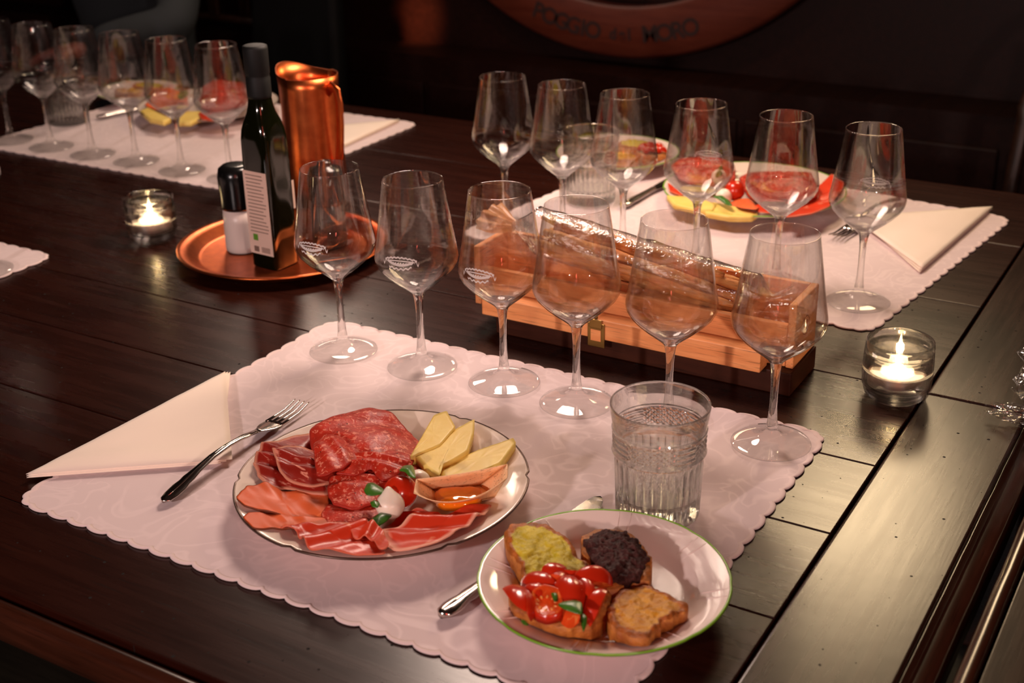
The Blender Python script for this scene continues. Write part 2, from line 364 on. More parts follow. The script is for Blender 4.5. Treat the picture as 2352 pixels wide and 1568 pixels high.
NAVY = plain('dark_jacket_cloth', (0.015, 0.019, 0.022), .9)
SKIN = M('skin').set(Base_Color=(0.20, 0.05, 0.03), Roughness=.5).m
HAIR = plain('dark_hair', (0.01, 0.006, 0.004), .6)
BASEWOOD = wood('base_block_wood', (0.03, 0.007, 0.003), (0.06, 0.016, 0.007), 'X', rough=.5, holes=False, spec=.2)
CHAIRWOOD = wood('chair_wood', (0.012, 0.004, 0.002), (0.03, 0.010, 0.005), 'Y', rough=.4, holes=False)
BLACKCHAIR = plain('black_leather', (0.0015, 0.0015, 0.0015), .7, Specular_IOR_Level=.15)
FLOORM = wood('floor_wood', (0.012, 0.010, 0.006), (0.022, 0.018, 0.011), 'X', rough=.5, holes=False)
PLASTER = plain('dark_red_plaster', (0.035, 0.012, 0.007), .85)
BARREL = wood('barrel_wood', (0.085, 0.016, 0.008), (0.12, 0.026, 0.012), 'X', rough=.4, holes=False)

# ---------------------------------------------------------------- room
ZF = -0.75; ZC = 1.95
def struct(name, x0, x1, y0, y1, z0, z1, mat):
    o = boxo(name, x0, x1, y0, y1, z0, z1, mat, None, 0); o['kind'] = 'structure'; return o
struct('floor', -5, 2.4, -2.2, 3.05, ZF - .05, ZF, FLOORM)
struct('ceiling', -5, 2.4, -2.2, 3.05, ZC, ZC + .05, PLASTER)
struct('wall_back', -5, 2.4, 3.05, 3.13, ZF, ZC, BLACKWOOD)
struct('wall_front', -5, 2.4, -2.28, -2.2, ZF, ZC, PLASTER)
struct('wall_left', -5.08, -5, -2.2, 3.05, ZF, ZC, PLASTER)
struct('wall_right', 2.4, 2.48, -2.2, 3.05, ZF, ZC, PLASTER)
tr = struct('trim_1', -5, 2.4, 2.90, 3.05, ZF, -0.080, BLACKWOOD)
for k in range(24):
    boxo('panel', -4.98 + k * .3, -4.70 + k * .3, 2.885, 2.899, ZF + .1, -0.15, BLACKWOOD, tr, .004)

# ---------------------------------------------------------------- table
V = [0.5775, 0.6860, 0.8580, 1.0030, 1.1430, 1.3280, 1.6020, 1.8500, 2.1000]
UL, US, UE = -3.3, -0.2715, -0.1640
table = thing('dining_table', 'long dark oak plank table carrying all the place settings', 'table', (-1.7, 1.34, ZF))
TL = table.location
def tp(name, x0, x1, y0, y1, z0, z1, mat, b=.0011, seg=3):
    cx, cy = (x0 + x1) / 2, (y0 + y1) / 2
    return boxo(name, x0 - cx, x1 - cx, y0 - cy, y1 - cy, z0 - TL.z, z1 - TL.z, mat, table, b, seg, (cx - TL.x, cy - TL.y, 0))
g = .0012
for a, b in zip(V, V[1:]): tp('plank', UL, US - g, a + g * .6, b - g * .6, -.032, 0, OAK_X)
EV = [0.5775, 1.3290, 2.1000]
for a, b in zip(EV, EV[1:]): tp('end_board', US + g, UE, a + g * .5, b - g * .5, -.032, -.0003, OAK_Y, .0035, 4)
tp('underframe', UL + .01, UE - .01, .60, 2.08, -.050, -.0325, OAK_X, 0)
# moulded edge: groove, rounded bead, drop
def moulding(name, axis, sgn, fixed, a, b, mat, prof=None):
    prof = prof or [(0.0, -.040), (0.0015, -.0065), (.004, -.0045), (.009, -.0035), (.0145, -.0045), (.0175, -.0085), (.0185, -.014), (.0165, -.020), (.0175, -.026), (.0165, -.036), (.012, -.042), (0.0, -.042)]
    vs, fs = [], []; n = len(prof); NS = 60
    for k in range(NS + 1):
        t = a + (b - a) * k / NS
        for (d, z) in prof:
            dd = d + .0005 * nz(t, d, 0, 30) if 0 < d else d
            p = (t, fixed + sgn * dd, z + .0004 * nz(t, d, 2, 40)) if axis == 'X' else (fixed + sgn * dd, t, z + .0004 * nz(t, d, 2, 40))
            vs.append((p[0] - TL.x, p[1] - TL.y, p[2] - TL.z))
    for k in range(NS):
        for i in range(n):
            j = (i + 1) % n; q = (k * n + i, k * n + j, (k + 1) * n + j, (k + 1) * n + i); fs.append(q if sgn * (1 if axis == 'X' else -1) > 0 else q[::-1])
    fs.append(tuple(range(n))); fs.append(tuple(NS * n + i for i in range(n))[::-1])
    return mesh(name, vs, fs, mat, table)
moulding('edge_moulding', 'X', -1, V[0] - .0015, UL, UE + .018, OAK_EDGE)
moulding('edge_moulding', 'X', 1, V[-1] + .0015, UL, UE + .018, OAK_EDGE)
moulding('edge_moulding', 'Y', 1, UE + .0005, V[0] - .018, V[-1] + .018, OAK_EDGEY, [(0.0, -.040), (0.0005, -.0030), (.0020, -.0060), (.0045, -.0105), (.0060, -.0120), (.0075, -.0118), (.0150, -.0135), (.0200, -.0150), (.0225, -.0180), (.0235, -.024), (.0235, -.040), (0.0, -.042)])
for x in (UL + .12, UE - .10):
    for y in (.70, 1.98): tp('leg', x - .04, x + .04, y - .04, y + .04, ZF, -.05, OAK_EDGE, .006)
for y in (.66, 2.02): tp('apron', UL + .16, UE - .14, y - .012, y + .012, -.095, -.05, OAK_EDGE, .003)
# neighbouring table
t2 = thing('dining_table', 'second dark oak table butted against the end of the long table', 'table', (.6, 1.34, ZF))
TLs = TL; TL = t2.location; table_, table = table, t2
moulding('edge_moulding', 'Y', -1, -.1120, V[0] - .02, V[-1] + .02, OAK_EDGEY)
for a, b in zip([-.1105, .02, .20, .38, .56, .74, .92], [.0188, .1988, .3788, .5588, .7388, .9188, 1.1]): tp('plank', a, b, .5775, 2.10, -.032, 0.0, OAK_Y)
tp('underframe', -.10, 1.09, .60, 2.08, -.05, -.0325, OAK_X, 0)
for x in (0.02, 1.0):
    for y in (.70, 1.98): tp('leg', x - .04, x + .04, y - .04, y + .04, ZF, -.05, OAK_EDGE, .006)
table, TL = table_, TLs

# ---------------------------------------------------------------- place mats
def placemat(cx, cy, w, h, rz, label, seed):
    root = thing('placemat', label, 'placemat', (cx, cy, 0.0004), rz, 'scalloped white placemats')
    pts = []; pitch = .0265; hw, hh = w / 2, h / 2; rc = .022
    nx, ny = round((w - 2 * rc) / pitch), round((h - 2 * rc) / pitch); m_ = 8
    def side(p0, p1, nrm, n):
        for k in range(n * m_):
            t = k / (n * m_); s = abs(math.sin(PI * t * n)); off = .0045 * (s ** .6 - .6)
            pts.append((p0[0] + (p1[0] - p0[0]) * t + nrm[0] * off, p0[1] + (p1[1] - p0[1]) * t + nrm[1] * off))
    def corner(c, a0):
        for k in range(20):
            t = k / 20; a = a0 + t * PI / 2; s = abs(math.sin(PI * t * 2)); r = rc - .0027 + .0022 * s
            pts.append((c[0] + r * math.cos(a), c[1] + r * math.sin(a)))
    side((-hw + rc, -hh), (hw - rc, -hh), (0, -1), nx); corner((hw - rc, -hh + rc), -PI / 2)
    side((hw, -hh + rc), (hw, hh - rc), (1, 0), ny); corner((hw - rc, hh - rc), 0)
    side((hw - rc, hh), (-hw + rc, hh), (0, 1), nx); corner((-hw + rc, hh - rc), PI / 2)
    side((-hw, hh - rc), (-hw, -hh + rc), (-1, 0), ny); corner((-hw + rc, -hh + rc), PI)
    n = len(pts)
    def build(name, rings, mat, close):
        vs, fs = [], []
        for (t, z) in rings:
            for (x, y) in pts:
                zz = z
                if z > .0010:
                    e = 1 - t
                    zz = z + (.0007 * nz(x, y, seed, 9) + .0010 * max(0, nz(x, y, seed + 5, 5))) * max(0, (t - .8) / .2)
                vs.append((x * t, y * t, max(zz, 0)))
        for k in range(len(rings) - 1):
            for i in range(n):
                j = (i + 1) % n; fs.append((k * n + i, k * n + j, (k + 1) * n + j, (k + 1) * n + i))
        if close:
            vs.append((0, 0, rings[-1][1])); c = len(vs) - 1; k = len(rings) - 1
            for i in range(n): fs.append((k * n + i, k * n + (i + 1) % n, c))
        return mesh(name, vs, fs, mat, root)
    build('hem', [(.985, .0), (.998, .0002), (1.0, .0012), (.997, .0021), (.990, .0023), (.984, .0019), (.983, .0016)], HEM, False)
    build('cloth', [(.983, .0016), (.97, .0015), (.95, .0015), (.90, .0014), (.84, .0013), (.75, .0013), (.64, .0013), (.5, .0013), (.35, .0013), (.2, .0013), (.08, .0013)], MATCLOTH, True)
    return root
MZ = .0042
placemat(-.6540, .9335, .645, .502, 0, 'white scalloped placemat in front, under the two plates of food', 1)
placemat(-1.7540, 1.7875, .665, .502, 0, 'white scalloped placemat behind the copper jug and dark bottle', 2)
placemat(-.6580, 1.7500, .645, .52, math.radians(-7.0), 'white scalloped placemat across the table beyond the open wooden box', 3)
placemat(-1.7975, .9335, .645, .502, 0, 'white scalloped placemat of which only one corner shows, left edge of photo', 4)

# ---------------------------------------------------------------- napkins
def napkin(tri, label, puff, lift=.002):
    # folded square: three stacked leaves with a soft roll along one side; tri = [hyp end, hyp end, right-angle corner]
    A, B, Cc = [Vector(p) for p in tri]
    root = thing('napkin', label, 'napkin', ((A.x + B.x + Cc.x) / 3, (A.y + B.y + Cc.y) / 3, 0), 0, 'cream napkins')
    o0 = Vector(root.location)
    for lay in range(3):
        sh = .003 * (2 - lay); N = 26; idx = {}; vs = []; fs = []
        A2, B2, C2 = A, B + (A - B).normalized() * .004 * lay, Cc + (A - Cc).normalized() * .006 * (2 - lay) * (1 if lay < 2 else .4)
        for side in (1, 0):
            for i in range(N + 1):
                for j in range(N + 1 - i):
                    u, v = i / N, j / N; p = A2 * (1 - u - v) + B2 * u + C2 * v
                    edge = min(u, v, 1 - u - v)
                    e = min(1, edge * 9)
                    h = MZ + lay * lift + (lift * .85) * side * (0.25 + .75 * e) + puff * side * (lay + 1) / 3 * math.exp(-((u - .04) / .10) ** 2) * (1 - v) * (v * 2.2 + .5) * e
                    h += .0006 * side * nz(p.x, p.y, lay, 40)
                    idx[(side, i, j)] = len(vs); vs.append((p.x - o0.x, p.y - o0.y, h))
        for side in (1, 0):
            for i in range(N):
                for j in range(N - i):
                    f = [idx[(side, i, j)], idx[(side, i + 1, j)], idx[(side, i, j + 1)]]; fs.append(tuple(f if side else f[::-1]))
                    if i + j < N - 1:
                        f = [idx[(side, i + 1, j)], idx[(side, i + 1, j + 1)], idx[(side, i, j + 1)]]; fs.append(tuple(f if side else f[::-1]))
        bd = [(i, 0) for i in range(N)] + [(N - k, k) for k in range(N)] + [(0, N - k) for k in range(N)]
        for k in range(len(bd)):
            a, b = bd[k], bd[(k + 1) % len(bd)]; fs.append((idx[(0, *a)], idx[(0, *b)], idx[(1, *b)], idx[(1, *a)]))
        ob = mesh('fold', vs, fs, NAPKIN, root)
        bm = bmesh.new(); bm.from_mesh(ob.data); bmesh.ops.recalc_face_normals(bm, faces=bm.faces); bm.to_mesh(ob.data); bm.free()
    return root
napkin([(-.9930, .7170), (-.9800, 1.0000), (-.8330, .8380)], 'cream napkin folded to a triangle beside the fork of the front setting', .006)
napkin([(-.3420, 1.9930), (-.3690, 1.6760), (-.5170, 1.8500)], 'cream napkin folded to a triangle beyond the open box, near the far fork', .002)
napkin([(-1.4620, 2.0290), (-1.4380, 1.7200), (-1.6050, 1.8700)], 'cream napkin folded to a triangle behind the copper jug', .002)

# ---------------------------------------------------------------- wine glasses
def make_glass(label):
    root = thing('wine_glass', label, 'wine glass', (0, 0, 0), 0, 'empty wine glasses')
    foot = [(0, .0006), (.020, .0004), (.034, .0), (.0392, .0003), (.0405, .0012), (.0398, .0022), (.034, .0033), (.024, .0052), (.014, .0083), (.0085, .0125), (.0064, .0175)]
    stem = [(.0064, .0175), (.0050, .027), (.0042, .040), (.0039, .055), (.0041, .070), (.0047, .080), (.0056, .087), (.0068, .0915)]
    bowl = [(.0068, .0915), (.0100, .0950), (.0160, .1000), (.0255, .1075), (.0350, .1160), (.0425, .1245), (.0458, .1310), (.0467, .1360), (.0462, .1420), (.0440, .1540), (.0412, .1720), (.0382, .1920), (.0355, .2100), (.0334, .2235), (.0332, .2247), (.0328, .2250), (.0324, .2246), (.0326, .2230), (.0346, .2100), (.0373, .1920), (.0403, .1720), (.0430, .1540), (.0451, .1420), (.0456, .1360), (.0446, .1312), (.0412, .1252), (.0335, .1170), (.0240, .1092), (.0150, .1030), (.0070, .0995), (0, .0985)]
    lathe('foot', foot, 48, FOOTGLASS, root); lathe('stem', stem, 48, SOLIDGLASS, root); bw = lathe('bowl', bowl, 48, [GLASS, SOLIDGLASS], root)
    for p in bw.data.polygons:
        if p.center.z < .1085: p.material_index = 1
    return root
def crest(root, ang, s=1.0):
    # faint etched emblem: a scalloped band with an inner arc and small strokes, on the bowl just under its widest point
    prof = [(.1245, .0428), (.1310, .0461), (.1360, .0470), (.1420, .0465), (.1540, .0443), (.1720, .0415)]
    def rad(z):
        for (z0, r0), (z1, r1) in zip(prof, prof[1:]):
            if z <= z1: return r0 + (r1 - r0) * (z - z0) / (z1 - z0)
        return prof[-1][1]
    vs, fs = [], []
    def strip(path, wd):
        b = len(vs)
        for k, (x, z) in enumerate(path):
            for d in (-1, 1):
                zz = z + d * wd; r = rad(zz) + .0003; a = ang + x / .046; vs.append((r * math.cos(a), r * math.sin(a), zz))
        for k in range(len(path) - 1): fs.append((b + 2 * k, b + 2 * k + 2, b + 2 * k + 3, b + 2 * k + 1))
    zc = .1430
    def band(f, n, w_, x0, x1): strip([(x0 + (x1 - x0) * k / n, f(x0 + (x1 - x0) * k / n)) for k in range(n + 1)], w_)
    band(lambda x: zc + .0062 - 9 * x * x + .0013 * abs(math.sin(x * 700)), 30, .0009, -.019, .019)
    band(lambda x: zc + .0036 - 5 * x * x, 20, .0006, -.016, .016)
    band(lambda x: zc - .0010 + 16 * x * x, 20, .0014, -.015, .015)
    band(lambda x: zc - .0055 + 13 * x * x + .0009 * math.sin(x * 1200), 24, .0009, -.013, .013)
    for k in range(9): x = -.012 + k * .003; strip([(x, zc + .0004), (x + .0018, zc + .0010)], .0009)
    for sx in (-1, 1): strip([(sx * (.0165 + .0045 * k / 7), zc + .0012 + .0028 * math.sin(k * .9)) for k in range(8)], .0012)
    return mesh('etched_emblem', vs, fs, ETCH, root)
ords = ['first', 'second', 'third', 'fourth', 'fifth', 'sixth']
GROUP = 'empty wine glasses'
near = [(-.9000, 1.1090), (-.7920, 1.1160), (-.6870, 1.1245), (-.5920, 1.1180), (-.4850, 1.1200), (-.3765, 1.1310)]
where = ['overlapping the copper tray', 'between copper tray and pine box', 'at the left end of the pine box', 'left of the brass latch', 'behind the water tumbler', 'at the mat corner nearest the candle']
g0 = make_glass('x')
first = True
def place_glass(x, y, z, label):
    global first
    if first: g0.location = (x, y, z); g0['label'] = label; first = False; return g0
    return dup(g0, (x, y, z), 0, label, GROUP)
NG = [place_glass(x, y, MZ, '%s wine glass of the front row, %s' % (ords[k], where[k])) for k, (x, y) in enumerate(near)]
far = [(-.9600, 1.5870), (-.8590, 1.5790), (-.7570, 1.5680), (-.6435, 1.5610), (-.5250, 1.5510), (-.4110, 1.5380)]
FG = [place_glass(x, y, MZ, '%s wine glass from the left in the row beyond the pine box' % ords[k]) for k, (x, y) in enumerate(far)]
lft = [(-1.5020, 1.5870), (-1.6085, 1.5830), (-1.7230, 1.5890), (-1.8280, 1.5855), (-1.9370, 1.5870), (-2.0440, 1.5850)]
LG = [place_glass(x, y, MZ, '%s wine glass counted from the dark bottle in the far left row' % ords[k]) for k, (x, y) in enumerate(lft)]
place_glass(-1.5130, 1.0890, MZ, 'wine glass on the corner mat at the left edge, only its foot showing')
cd = math.atan2(-1.1, .6)
crest(NG[0], math.radians(-88)); crest(NG[1], math.radians(-78)); crest(NG[2], math.radians(-92)); crest(FG[5], math.radians(95)); crest(FG[3], math.radians(95))
for o in NG[:3] + [FG[5], FG[3]]: o['label'] = o['label'].replace('wine glass,', 'wine glass with etched emblem,')

# ---------------------------------------------------------------- plates
def make_plate(name, label, R, loc, porc, rimmat, rim_w, lobes=0, ribs=0, group=None):
    root = thing(name, label, 'plate', loc, 0, group)
    k = R / .139
    def rf(r, z, a):
        if r > R * .9 and lobes:
            s = abs(math.cos(a * lobes / 2)); return r * (1 - .022 * (1 - min(1, s * 5)) ** 2 * (r / R - .9) / .1)
        if ribs and R * .68 < r < R * .97 and z > .006: return r
        return r
    prof = [(0, .0012), (R * .50, .0012), (R * .53, 0), (R * .56, 0), (R * .58, .0025), (R * .70, .0085), (R * .88, .0155), (R * .985, .0195), (R, .0212), (R * .995, .0226), (R * .975, .0224), (R * .88, .0190), (R * .76, .0150), (R * .70, .0112), (R * .66, .0074), (R * .60, .0052), (R * .3, .0048), (0, .0048)]
    lathe('dish', prof, 120, porc, root, rfun=rf)
    lathe('rim_line', [(R * .9955, .0225), (R * 1.0015, .0213), (R * 1.0005, .0224), (R * .996, .0230), (R * (.995 - rim_w), .0229), (R * (.993 - rim_w), .0224)], 120, rimmat, root, rfun=rf, closed=True)
    if ribs:
        for j in range(ribs):
            a0 = 2 * PI * (j + .35) / ribs; vs = []; fs = []
            for da in (-.055, .055):
                a = a0 + da; m_ = 7
                tube('rib', [(R * q * math.cos(a), R * q * math.sin(a), z) for q, z in ((.715, .0112), (.76, .0144), (.82, .0166), (.88, .0186), (.94, .0206), (.972, .0221))], [.0004, .0009, .0011, .0011, .0009, .0004], porc, root, 6)
    return root
PA = (-.6603, .8561); PB = (-.4038, .8108); PF = (-.6761, 1.8655); PF2 = (-.9570, 1.9567); PL = (-1.8423, 1.9074); PL2 = (-2.0640, 1.9320)
make_plate('dinner_plate', 'large cream plate with thin gold rim, laden with salami, ham and cheese', .139, (*PA, MZ), PORCELAIN, GOLDRIM, .006, lobes=6)
make_plate('side_plate', 'small white plate with green rim holding four toasts, in front', .1047, (*PB, MZ), PORCELAIN2, GREENRIM, .012, lobes=8, ribs=8)
make_plate('dinner_plate', 'large green-rimmed plate of ham and cheese beyond the open box', .1405, (*PF, MZ), PORCELAIN, GREENRIM, .008, lobes=6)
make_plate('side_plate', 'small plate of toasts behind the far tumbler', .1050, (*PF2, MZ), PORCELAIN2, GREENRIM, .010)
make_plate('dinner_plate', 'large plate of cold cuts on the mat behind the bottle', .139, (*PL, MZ), PORCELAIN, GOLDRIM, .006)
make_plate('side_plate', 'small plate with toast seen between the far left glasses', .0845, (*PL2, MZ), PORCELAIN2, GREENRIM, .010)
def plz(c, R):
    pr = [(0, .0052), (.60, .0056), (.66, .0078), (.70, .0116), (.76, .0154), (.88, .0194), (1.0, .0232), (3, .03)]
    def f(x, y):
        q = math.hypot(x - c[0], y - c[1]) / R
        for (a, za), (b, zb) in zip(pr, pr[1:]):
            if q <= b: return MZ + za + (zb - za) * (q - a) / (b - a)
        return MZ + .03
    return f
zA = plz(PA, .139); zB = plz(PB, .1047); zF = plz(PF, .1405); zF2 = plz(PF2, .105); zL = plz(PL, .139); zL2 = plz(PL2, .0845)

# ---------------------------------------------------------------- sliced meats and cheese
def slice_(name, label, cat, outline, zf, lift, mat, thick=.0016, folds=(), dome=0.0, rip=.0015, rf=60.0, n=84, K=11, wob=.0012, group=None, tilt=None):
    cx = sum(p[0] for p in outline) / len(outline); cy = sum(p[1] for p in outline) / len(outline); sd = lift * 913 + len(outline)
    def h(x, y, t):
        z = max(zf(x, y), zf(cx, cy)) + lift + dome * (1 - t * t) + rip * (1 + nz(x, y, sd, rf)) * .8
        for (ax, ay, bx, by, am, wd) in folds:
            dx, dy = bx - ax, by - ay; L = math.hypot(dx, dy); d = ((x - ax) * dy - (y - ay) * dx) / L; s = ((x - ax) * dx + (y - ay) * dy) / L / L
            z += am * math.exp(-(d / wd) ** 2) * max(0, min(1, 4 * (s + .2))) * max(0, min(1, 4 * (1.2 - s)))
        if tilt: z += tilt[0] * (x - cx) + tilt[1] * (y - cy)
        return z
    o = ringsurf(name, outline, h, thick, mat, None, n, K, 2, wob)
    return tag(o, label, cat, group)
def wave(o, d, am, k, n_=5, wd=.004):
    # parallel fold ridges across the outline o in direction d (angle)
    cx = sum(p[0] for p in o) / len(o); cy = sum(p[1] for p in o) / len(o); ux, uy = math.cos(d), math.sin(d); out = []
    for i in range(n_):
        s = (i - (n_ - 1) / 2) * k; px, py = cx - uy * s, cy + ux * s
        out.append((px - ux * .04, py - uy * .04, px + ux * .04, py + uy * .04, am * (.7 + .6 * ((i * 37) % 10) / 10), wd))
    return out
H1 = [(-0.7533,0.7557),(-0.7583,0.7786),(-0.7532,0.7944),(-0.7303,0.8011),(-0.7154,0.8112),(-0.6935,0.8168),(-0.6811,0.8007),(-0.6683,0.7802),(-0.6859,0.7665),(-0.7077,0.7581),(-0.7222,0.7521),(-0.7376,0.7492)]
slice_('ham_slice', 'pale orange ham slice at the left rim of the front plate, upper of two', 'ham', H1, zA, .0035, ROAST, .002, wave(H1, -.4, .0022, .02, 3, .006))
H2 = [(-0.7260,0.7339),(-0.7279,0.7455),(-0.7081,0.7585),(-0.6859,0.7665),(-0.6697,0.7780),(-0.6493,0.7718),(-0.6513,0.7624),(-0.6716,0.7488),(-0.6853,0.7425),(-0.6967,0.7316),(-0.7057,0.7254)]
slice_('ham_slice', 'pale orange ham slice at the left rim of the front plate, lower of two', 'ham', H2, zA, .0012, ROAST, .002, wave(H2, -.5, .0018, .016, 3, .005))
R1 = [(-0.6904,0.7426),(-0.6788,0.7497),(-0.6603,0.7578),(-0.6500,0.7725),(-0.6307,0.7857),(-0.6149,0.7786),(-0.5902,0.7569),(-0.5773,0.7470),(-0.5991,0.7330),(-0.6206,0.7227),(-0.6406,0.7195),(-0.6582,0.7320),(-0.6711,0.7402),(-0.6797,0.7355)]
slice_('cured_ham_slice', 'folded red cured ham slice along the front rim of the salami plate', 'ham', R1, zA, .0025, RAWHAM, .0014, wave(R1, 1.15, .0070, .028, 3, .0080))
R3 = [(-0.6216,0.7880),(-0.6151,0.8129),(-0.6136,0.8440),(-0.5994,0.8434),(-0.5782,0.8344),(-0.5531,0.8603),(-0.5431,0.8645),(-0.5425,0.8431),(-0.5618,0.8273),(-0.5836,0.8154),(-0.5867,0.7979),(-0.5950,0.7844),(-0.6103,0.7786)]
slice_('cured_ham_slice', 'dark red cured ham slice running under the wooden boat', 'ham', R3, zA, .0022, RAWHAM, .0014, wave(R3, .5, .0070, .024, 2, .0080))
R4 = [(-0.6078,0.7794),(-0.5948,0.7884),(-0.5884,0.8181),(-0.5702,0.8267),(-0.5578,0.8347),(-0.5441,0.8624),(-0.5380,0.8429),(-0.5375,0.8120),(-0.5438,0.7884),(-0.5568,0.7650),(-0.5721,0.7517),(-0.5873,0.7609)]
slice_('cured_ham_slice', 'cured ham slice with wide pale fat edge, lowest right on the front plate', 'ham', R4, zA, .0040, RAWHAMFAT, .0014, wave(R4, .45, .0075, .024, 2, .0085))
R2 = [(-0.6305,0.7653),(-0.6259,0.7815),(-0.6086,0.7785),(-0.5977,0.7717),(-0.5821,0.7579),(-0.5769,0.7457),(-0.5818,0.7434),(-0.6018,0.7570),(-0.6161,0.7541)]
slice_('cured_ham_slice', 'small folded lip of cured ham at the front middle of the salami plate', 'ham', R2, zA, .0075, RAWHAM, .0014, wave(R2, 1.9, .0050, .012, 2, .004))
C1 = [(-0.7795,0.8096),(-0.7919,0.8342),(-0.7976,0.8472),(-0.7895,0.8564),(-0.7826,0.8783),(-0.7734,0.8932),(-0.7249,0.8363),(-0.7065,0.8342),(-0.6905,0.8135),(-0.7101,0.8072),(-0.7353,0.8037),(-0.7450,0.7911),(-0.7624,0.7979)]
slice_('cured_neck_slice', 'dark red cured neck slice at the back left of the front plate, lower one', 'meat', C1, zA, .0045, COPPA, .0018, wave(C1, .2, .0050, .018, 3, .005), .004)
C2 = [(-0.7728,0.8322),(-0.7675,0.8477),(-0.7552,0.8624),(-0.7471,0.8652),(-0.7171,0.8314),(-0.7038,0.8357),(-0.6868,0.8433),(-0.6972,0.8229),(-0.7116,0.8100),(-0.7338,0.8068),(-0.7500,0.8121)]
slice_('cured_neck_slice', 'marbled cured neck slice folded beside the big salami', 'meat', C2, zA, .0150, COPPA, .0018, wave(C2, .3, .0045, .014, 2, .005), .005)
S1 = [(-0.7664,0.8790),(-0.7675,0.9004),(-0.7601,0.9181),(-0.7496,0.9367),(-0.7400,0.9475),(-0.7170,0.9518),(-0.6818,0.9380),(-0.6642,0.9291),(-0.6572,0.9117),(-0.6544,0.9005),(-0.6464,0.8830),(-0.6436,0.8572),(-0.6502,0.8419),(-0.6784,0.8414),(-0.6985,0.8335),(-0.7107,0.8238),(-0.7152,0.8244),(-0.7410,0.8537),(-0.7578,0.8705)]
slice_('salami_slice', 'largest salami slice, folded, at the back of the front plate', 'salami', S1, zA, .0140, SALAMI, .002, (), .017, rip=.0035, rf=34, n=110, K=16)
S2 = [(-0.7399,0.8534),(-0.7403,0.8711),(-0.7327,0.8833),(-0.7053,0.8738),(-0.6851,0.8610),(-0.6865,0.8314),(-0.6937,0.8156),(-0.7017,0.8113),(-0.7174,0.8282)]
slice_('salami_slice', 'pale-topped salami fold lying on the front left of the largest slice', 'salami', S2, zA, .0290, SALAMI, .002, wave(S2, -.6, .0030, .016, 2, .006), .006)
S3 = [(-0.6923,0.8262),(-0.6965,0.8574),(-0.6876,0.8764),(-0.6715,0.8882),(-0.6506,0.8885),(-0.6385,0.8719),(-0.6384,0.8481),(-0.6452,0.8357),(-0.6666,0.8477),(-0.6741,0.8317)]
slice_('salami_slice', 'curled salami fold in front of the largest slice', 'salami', S3, zA, .0265, SALAMI, .002, wave(S3, .2, .0045, .014, 2, .005), .005)
S4 = [(-0.6856,0.8459),(-0.6870,0.8609),(-0.6832,0.8692),(-0.6581,0.8681),(-0.6472,0.8554),(-0.6425,0.8318),(-0.6377,0.8175),(-0.6419,0.8040),(-0.6498,0.7938),(-0.6701,0.7937),(-0.6877,0.8072),(-0.7003,0.8266)]
slice_('salami_slice', 'round salami slice in the middle of the front plate', 'salami', S4, zA, .0165, SALAMI, .002, wave(S4, .3, .0040, .016, 2, .006), .005)
S5 = [(-0.6758,0.7822),(-0.6816,0.7998),(-0.6558,0.8013),(-0.6415,0.8203),(-0.6287,0.8079),(-0.6202,0.7909),(-0.6267,0.7790),(-0.6449,0.7664),(-0.6626,0.7665)]
slice_('salami_slice', 'salami slice half under the middle one, next to the mozzarella ball', 'salami', S5, zA, .0105, SALAMI, .002, (), .004)
S6 = [(-0.6690,0.8829),(-0.6599,0.9002),(-0.6418,0.8975),(-0.6282,0.8866),(-0.6273,0.8691),(-0.6359,0.8586),(-0.6534,0.8609)]
slice_('salami_slice', 'salami slice behind the cherry tomato and basil', 'salami', S6, zA, .0100, SALAMI, .002, (), .003)
def wedge(label, outline, z0, th, tilt=(0, 0), zf=zA, group='cheese wedges on the front plate'):
    cx = sum(p[0] for p in outline) / len(outline); cy = sum(p[1] for p in outline) / len(outline)
    def top(x, y, t): return z0 + tilt[0] * (x - cx) + tilt[1] * (y - cy) + .0004 * nz(x, y, 3, 200)
    o = ringsurf('cheese_wedge', outline, top, th, CHEESE, None, 64, 5, 0)
    return tag(o, label, 'cheese', group)
wedge('pale yellow cheese wedge standing furthest back, against the salami', [(-0.6556,0.8934),(-0.6667,0.9323),(-0.6787,0.9727),(-0.6703,0.9831),(-0.6528,0.9665),(-0.6437,0.9580),(-0.6398,0.9241),(-0.6522,0.9014)], .034, .010, (.10, .10))
wedge('middle yellow cheese wedge of three, leaning on the back one', [(-0.6534,0.9008),(-0.6454,0.9227),(-0.6427,0.9585),(-0.6355,0.9810),(-0.6216,0.9566),(-0.6085,0.9251),(-0.6129,0.9072),(-0.6191,0.8901),(-0.6071,0.8742),(-0.6288,0.8833)], .033, .009, (.10, .08))
wedge('yellow cheese wedge nearest the wooden boat', [(-0.6216,0.8937),(-0.6156,0.9113),(-0.6040,0.9380),(-0.5836,0.9699),(-0.5765,0.9624),(-0.5703,0.9236),(-0.5802,0.9047),(-0.5978,0.8885),(-0.6070,0.8768)], .0305, .009, (.08, .05))
